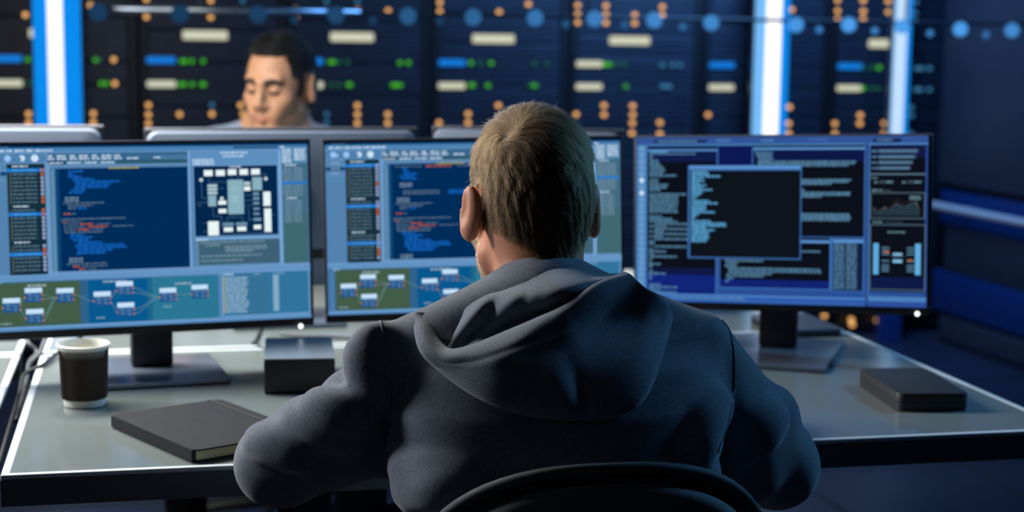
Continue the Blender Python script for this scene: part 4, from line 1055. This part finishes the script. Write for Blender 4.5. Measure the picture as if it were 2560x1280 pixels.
# trousers and shoes (below the desk)
TFm = Field(np.array([.3, -.75, 0.0]), np.array([1.3, .75, .66]), .009)
hip = cb+Fm*-.02; hip[2] = .55
for sx in (-1, 1):
    h0 = hip+Rm*.09*sx; kn = h0+Fm*.44+Rm*.06*sx; kn[2] = .53; an = kn+Fm*.02; an[2] = .10
    TFm.chain([(h0, .088), (kn, .066), (an, .05)], .03)
TFm.cone(hip-Rm*.09, hip+Rm*.09, .1, .1, .04)
TFm.build('trousers', mat('trousers_dark_navy', rgb(28, 32, 42), .9, noise=(300, .2)), person)
for sx in (-1, 1):
    kn = hip+Rm*.15*sx+Fm*.46; SF = Field(kn*np.array([1, 1, 0])-np.array([.2, .2, .0]), kn*np.array([1, 1, 0])+np.array([.2, .35, .2]), .007)
    SF.chain([(np.array([kn[0], kn[1], .055])-Fm*.03, .048), (np.array([kn[0], kn[1], .045])+Fm*.16, .04)], .02); SF.cone(np.array([kn[0], kn[1], .06]), np.array([kn[0], kn[1], .12]), .045, .045, .02)
    SF.cone(np.array([kn[0], kn[1], -.12])-Fm*.4, np.array([kn[0], kn[1], -.12])+Fm*.5, .125, .125, .002, True)
    SF.build('shoe', mat('shoe_black', rgb(24, 24, 26), .5), person)

# ------------------------------------------------------------------ the second man, facing the camera
f2v = -(math.cos(math.radians(21))*F2+math.sin(math.radians(21))*R2)
PR = frame(f2v, math.radians(8), math.radians(-2)); PO = at(700, 214, 4.12)
def loc2(P): return (P-PO)@PR
bf = -F2*math.cos(.12)-R2*math.sin(.12); br = np.array([bf[1], -bf[0], 0.0])
lo2 = np.array([-.15, 1.45, .42]); hi2 = np.array([.95, 2.45, 1.42])
P2 = Field(lo2, hi2, .0048)
head(P2, PO, PR, 1.0, .014)
nb2 = at(690, 322, 4.18)
P2.cone(PO+PR@np.array([0, -.035, -.05]), nb2, .056, .062, .03)
sh = [nb2+br*s_*.165+np.array([0, 0, -.066]) for s_ in (-1, 1)]
P2.stack([(nb2[2]-dz, nb2+np.array([0, 0, -dz])-bf*.01*k, w, d) for k, (dz, w, d) in enumerate(((.06, .13, .07), (.14, .165, .10), (.25, .16, .105), (.42, .145, .10), (.58, .16, .11)))], br, bf, .04)
for s_, p in zip((-1, 1), sh):
    P2.cone(nb2, p, .05, .05, .05); el = p+br*s_*.05+bf*.10+np.array([0, 0, -.22]); wr = np.array([el[0], 0, TOP+.034]); wr[:2] = (el+bf*.24-br*s_*.10)[:2]
    el[2] = TOP+.05
    P2.chain([(p, .046), (el, .040)], .02); arm_hand(P2, el, wr, bf-br*s_*.15, s_)
def scalp2(P):
    q = loc2(P); x, y, z = np.abs(q[:, 0]), q[:, 1], q[:, 2]
    m = (z > -.06) & (y < -.03)
    m |= (y >= -.03) & (y < .02) & (z > .022)
    m |= (y >= .01) & (y < .030) & (z > -.022) & (x > .055)
    m |= (y >= .02) & (z > .084) & (y < .098)
    m |= (y >= .02) & (y < .052) & (x > .05) & (z > .03)
    return m & ~((x > .073) & (y > -.045) & (y < .02) & (z > -.05) & (z < .036))
def pick2(c):
    q = loc2(c); lips = (np.abs(q[:, 0]) < .024) & (np.abs(q[:, 2]+.0668) < .0075-.12*np.abs(q[:, 0])) & (q[:, 1] > .085)
    return np.where(scalp2(c), 1, np.where(lips, 2, 0))
man2, V2, Q2 = P2.build('person', [m_skin2, m_scalp2, m_lip2], None, pick2)
tag(man2, 'dark-haired man in a grey t-shirt facing the camera behind the far monitors', 'person')
def flow2(P):
    q = loc2(P); side = np.clip((.06-q[:, 2:3])/.03, 0, 1)
    d = (1-side)*np.array([.35, .55, .35])+side*np.array([0, -.35, -.9]); d = d+.25*np.stack([np.sin(q[:, 1]*120), np.sin(q[:, 0]*110), np.sin(q[:, 0]*90+q[:, 1]*80)], 1)
    return d@PR.T
P = roots(V2, Q2, scalp2, 14000); N = P2.grad(P); q = loc2(P)
S = grow(P2, P, N, flow2, np.where(q[:, 2] > .07, .020, .009)*rng.uniform(.75, 1.15, len(P)), 7, .9, .006, .2)
mh2 = hair_mat('hair_black', (.006, .0055, .006), .55)
hair_obj('hair', S, .0003, .0001, mh2, man2)
m_brow = mat('brow_dark', rgb(34, 24, 20), .8)
def surf2(x, z, off=0.0):
    p = PO+PR@np.array([x, .16, z]); st = -PR[:, 1]
    for _ in range(40): p = p+st*float(P2.sample(p[None])[0])*.7
    return p-st*off
for s_ in (-1, 1):
    b = MB(); L = [(.012, .0215), (.022, .0275), (.034, .0285), (.045, .0245), (.052, .019)]
    b.tube([surf2(s_*x, z, .0005) for x, z in L], [.0030, .0036, .0036, .0030, .0014], 8, flat=1.5); b.build('eyebrow', m_brow, man2, smooth=True)
    b = MB(); L = [(.0175, .0005), (.024, -.0025), (.031, -.0038), (.038, -.0028), (.0445, .0005)]
    b.tube([surf2(s_*x, z, .0006) for x, z in L], [.0016, .0026, .003, .0026, .0016], 8, flat=1.5); b.build('eyelashes', m_brow, man2, smooth=True)
P = roots(V2, Q2, lambda c: ((loc2(c)[:, 2] < -.05) & (loc2(c)[:, 2] > -.12) & (loc2(c)[:, 1] > .03) & ~((np.abs(loc2(c)[:, 0]) < .026) & (np.abs(loc2(c)[:, 2]+.067) < .011))), 900)
hair_obj('stubble', grow(P2, P, None, lambda p: np.broadcast_to(PR@np.array([0, .2, -1.0]), p.shape), rng.uniform(.001, .0022, len(P)), 3, .8, .0003, .3), .0001, .00006, mh2, man2)
m_tee = mat('tshirt_grey_blue', rgb(112, 128, 150), .9, spec=.15, sheen=.2, noise=(200, .1))
TF = Field(lo2+np.array([0, 0, -.02]), hi2+np.array([0, 0, -.1]), .0055)
TF.stack([(nb2[2]-dz, nb2+np.array([0, 0, -dz])-bf*.01*k, w+.014, d+.014) for k, (dz, w, d) in enumerate(((.055, .135, .075), (.14, .167, .104), (.25, .163, .11), (.42, .15, .106), (.58, .165, .118)))], br, bf, .04)
for s_, p in zip((-1, 1), sh):
    TF.cone(nb2+np.array([0, 0, -.012]), p, .060, .060, .05); TF.cone(p, p+br*s_*.05+bf*.06+np.array([0, 0, -.14]), .060, .062, .03)
TF.cone(nb2+np.array([0, 0, .0]), PO+PR@np.array([0, -.035, -.05]), .066, .066, .008, True)
TF.build('tshirt', m_tee, man2)
L2 = Field(np.array([-.3, 1.1, 0.0]), np.array([1.1, 2.6, .66]), .01)
h2 = nb2*np.array([1, 1, 0])-bf*.04; h2[2] = .56
for s_ in (-1, 1):
    a = h2+br*s_*.09; kn = a+bf*.40+br*s_*.05; kn[2] = .53; an = kn-bf*.03; an[2] = .09
    L2.chain([(a, .086), (kn, .064), (an, .048)], .03); L2.chain([(np.array([an[0], an[1], .05])-bf*.03, .045), (np.array([an[0], an[1], .04])+bf*.16, .038)], .02)
L2.cone(h2-br*.09, h2+br*.09, .1, .1, .04)
L2.build('trousers', mat('trousers_dark_navy', (0, 0, 0, 1)), man2)
c2 = h2-bf*.02
chair((c2[0], c2[1], 0), math.atan2(-bf[0], bf[1]), 'black office chair under the dark-haired man behind the far desk', .90)

# ------------------------------------------------------------------ light
w = bpy.data.worlds.new('World'); SC.world = w; w.use_nodes = True
w.node_tree.nodes['Background'].inputs['Color'].default_value = (.10, .22, .55, 1)
w.node_tree.nodes['Background'].inputs['Strength'].default_value = .009
m_fix = mat('lamp_housing_white', rgb(190, 190, 190), .5)
def ceiling_lamp(loc, size, power, color, label, aim=None):
    o = empty('ceiling_light', loc, label, 'ceiling light', 'ceiling light panels')
    b = MB(); b.box(-size[0]/2-.02, -size[1]/2-.02, .008, size[0]/2+.02, size[1]/2+.02, .06, 0, .006); b.build('housing', m_fix, o)
    for s_ in (-1, 1):
        b = MB(); b.cyl((s_*size[0]*.35, 0, .055), (s_*size[0]*.35, 0, ZC-loc[2]-.002), .004, seg=8); b.build('hanger_rod', m_post, o)
    L = bpy.data.lights.new('emitter', 'AREA'); L.shape = 'RECTANGLE'; L.size, L.size_y = size; L.energy = power; L.color = color
    l = bpy.data.objects.new('emitter', L); COL.objects.link(l); l.parent = o
    if aim is not None: o.rotation_euler = (Vector(loc)-Vector(aim)).to_track_quat('Z', 'Y').to_euler()
    return o
NEU = (1.0, .97, .90); BLU = (.16, .45, 1.0)
ceiling_lamp((-.3, 1.02, 1.92), (1.1, .4), 54, NEU, 'white ceiling light panel above the left half of the desks, outside the photo')
ceiling_lamp((-1.75, 1.1, 1.8), (.5, .5), 50, (.95, .97, 1.0), 'square white light panel hanging left of the desks, outside the photo', (.7, .05, 1.0))
ceiling_lamp((2.9, .38, 2.0), (.35, .35), 24, (.16, .53, 1.0), 'blue light panel hanging right of the hooded man, outside the photo', (.9, 0, 1.1))
ceiling_lamp((-2.7, -1.5, 1.7), (.4, .4), 1.2, (.92, .97, 1.0), 'small white fill light added far left behind the hooded man, out of view', (1.0, -.4, .8))  # added fill that lifts the chair and the dark back a little
ceiling_lamp((2.7, 3.4, 2.3), (1.0, .4), 84, BLU, 'blue fill light added over the aisle to wash the racks, out of view', (2.0, 4.6, 1.2))  # unseen fill, added to give the racks their blue haze

SC.view_settings.view_transform = 'Standard'; SC.view_settings.look = 'None'
SC.view_settings.exposure = 0.0; SC.view_settings.gamma = 1.0; SC.view_settings.use_curve_mapping = False
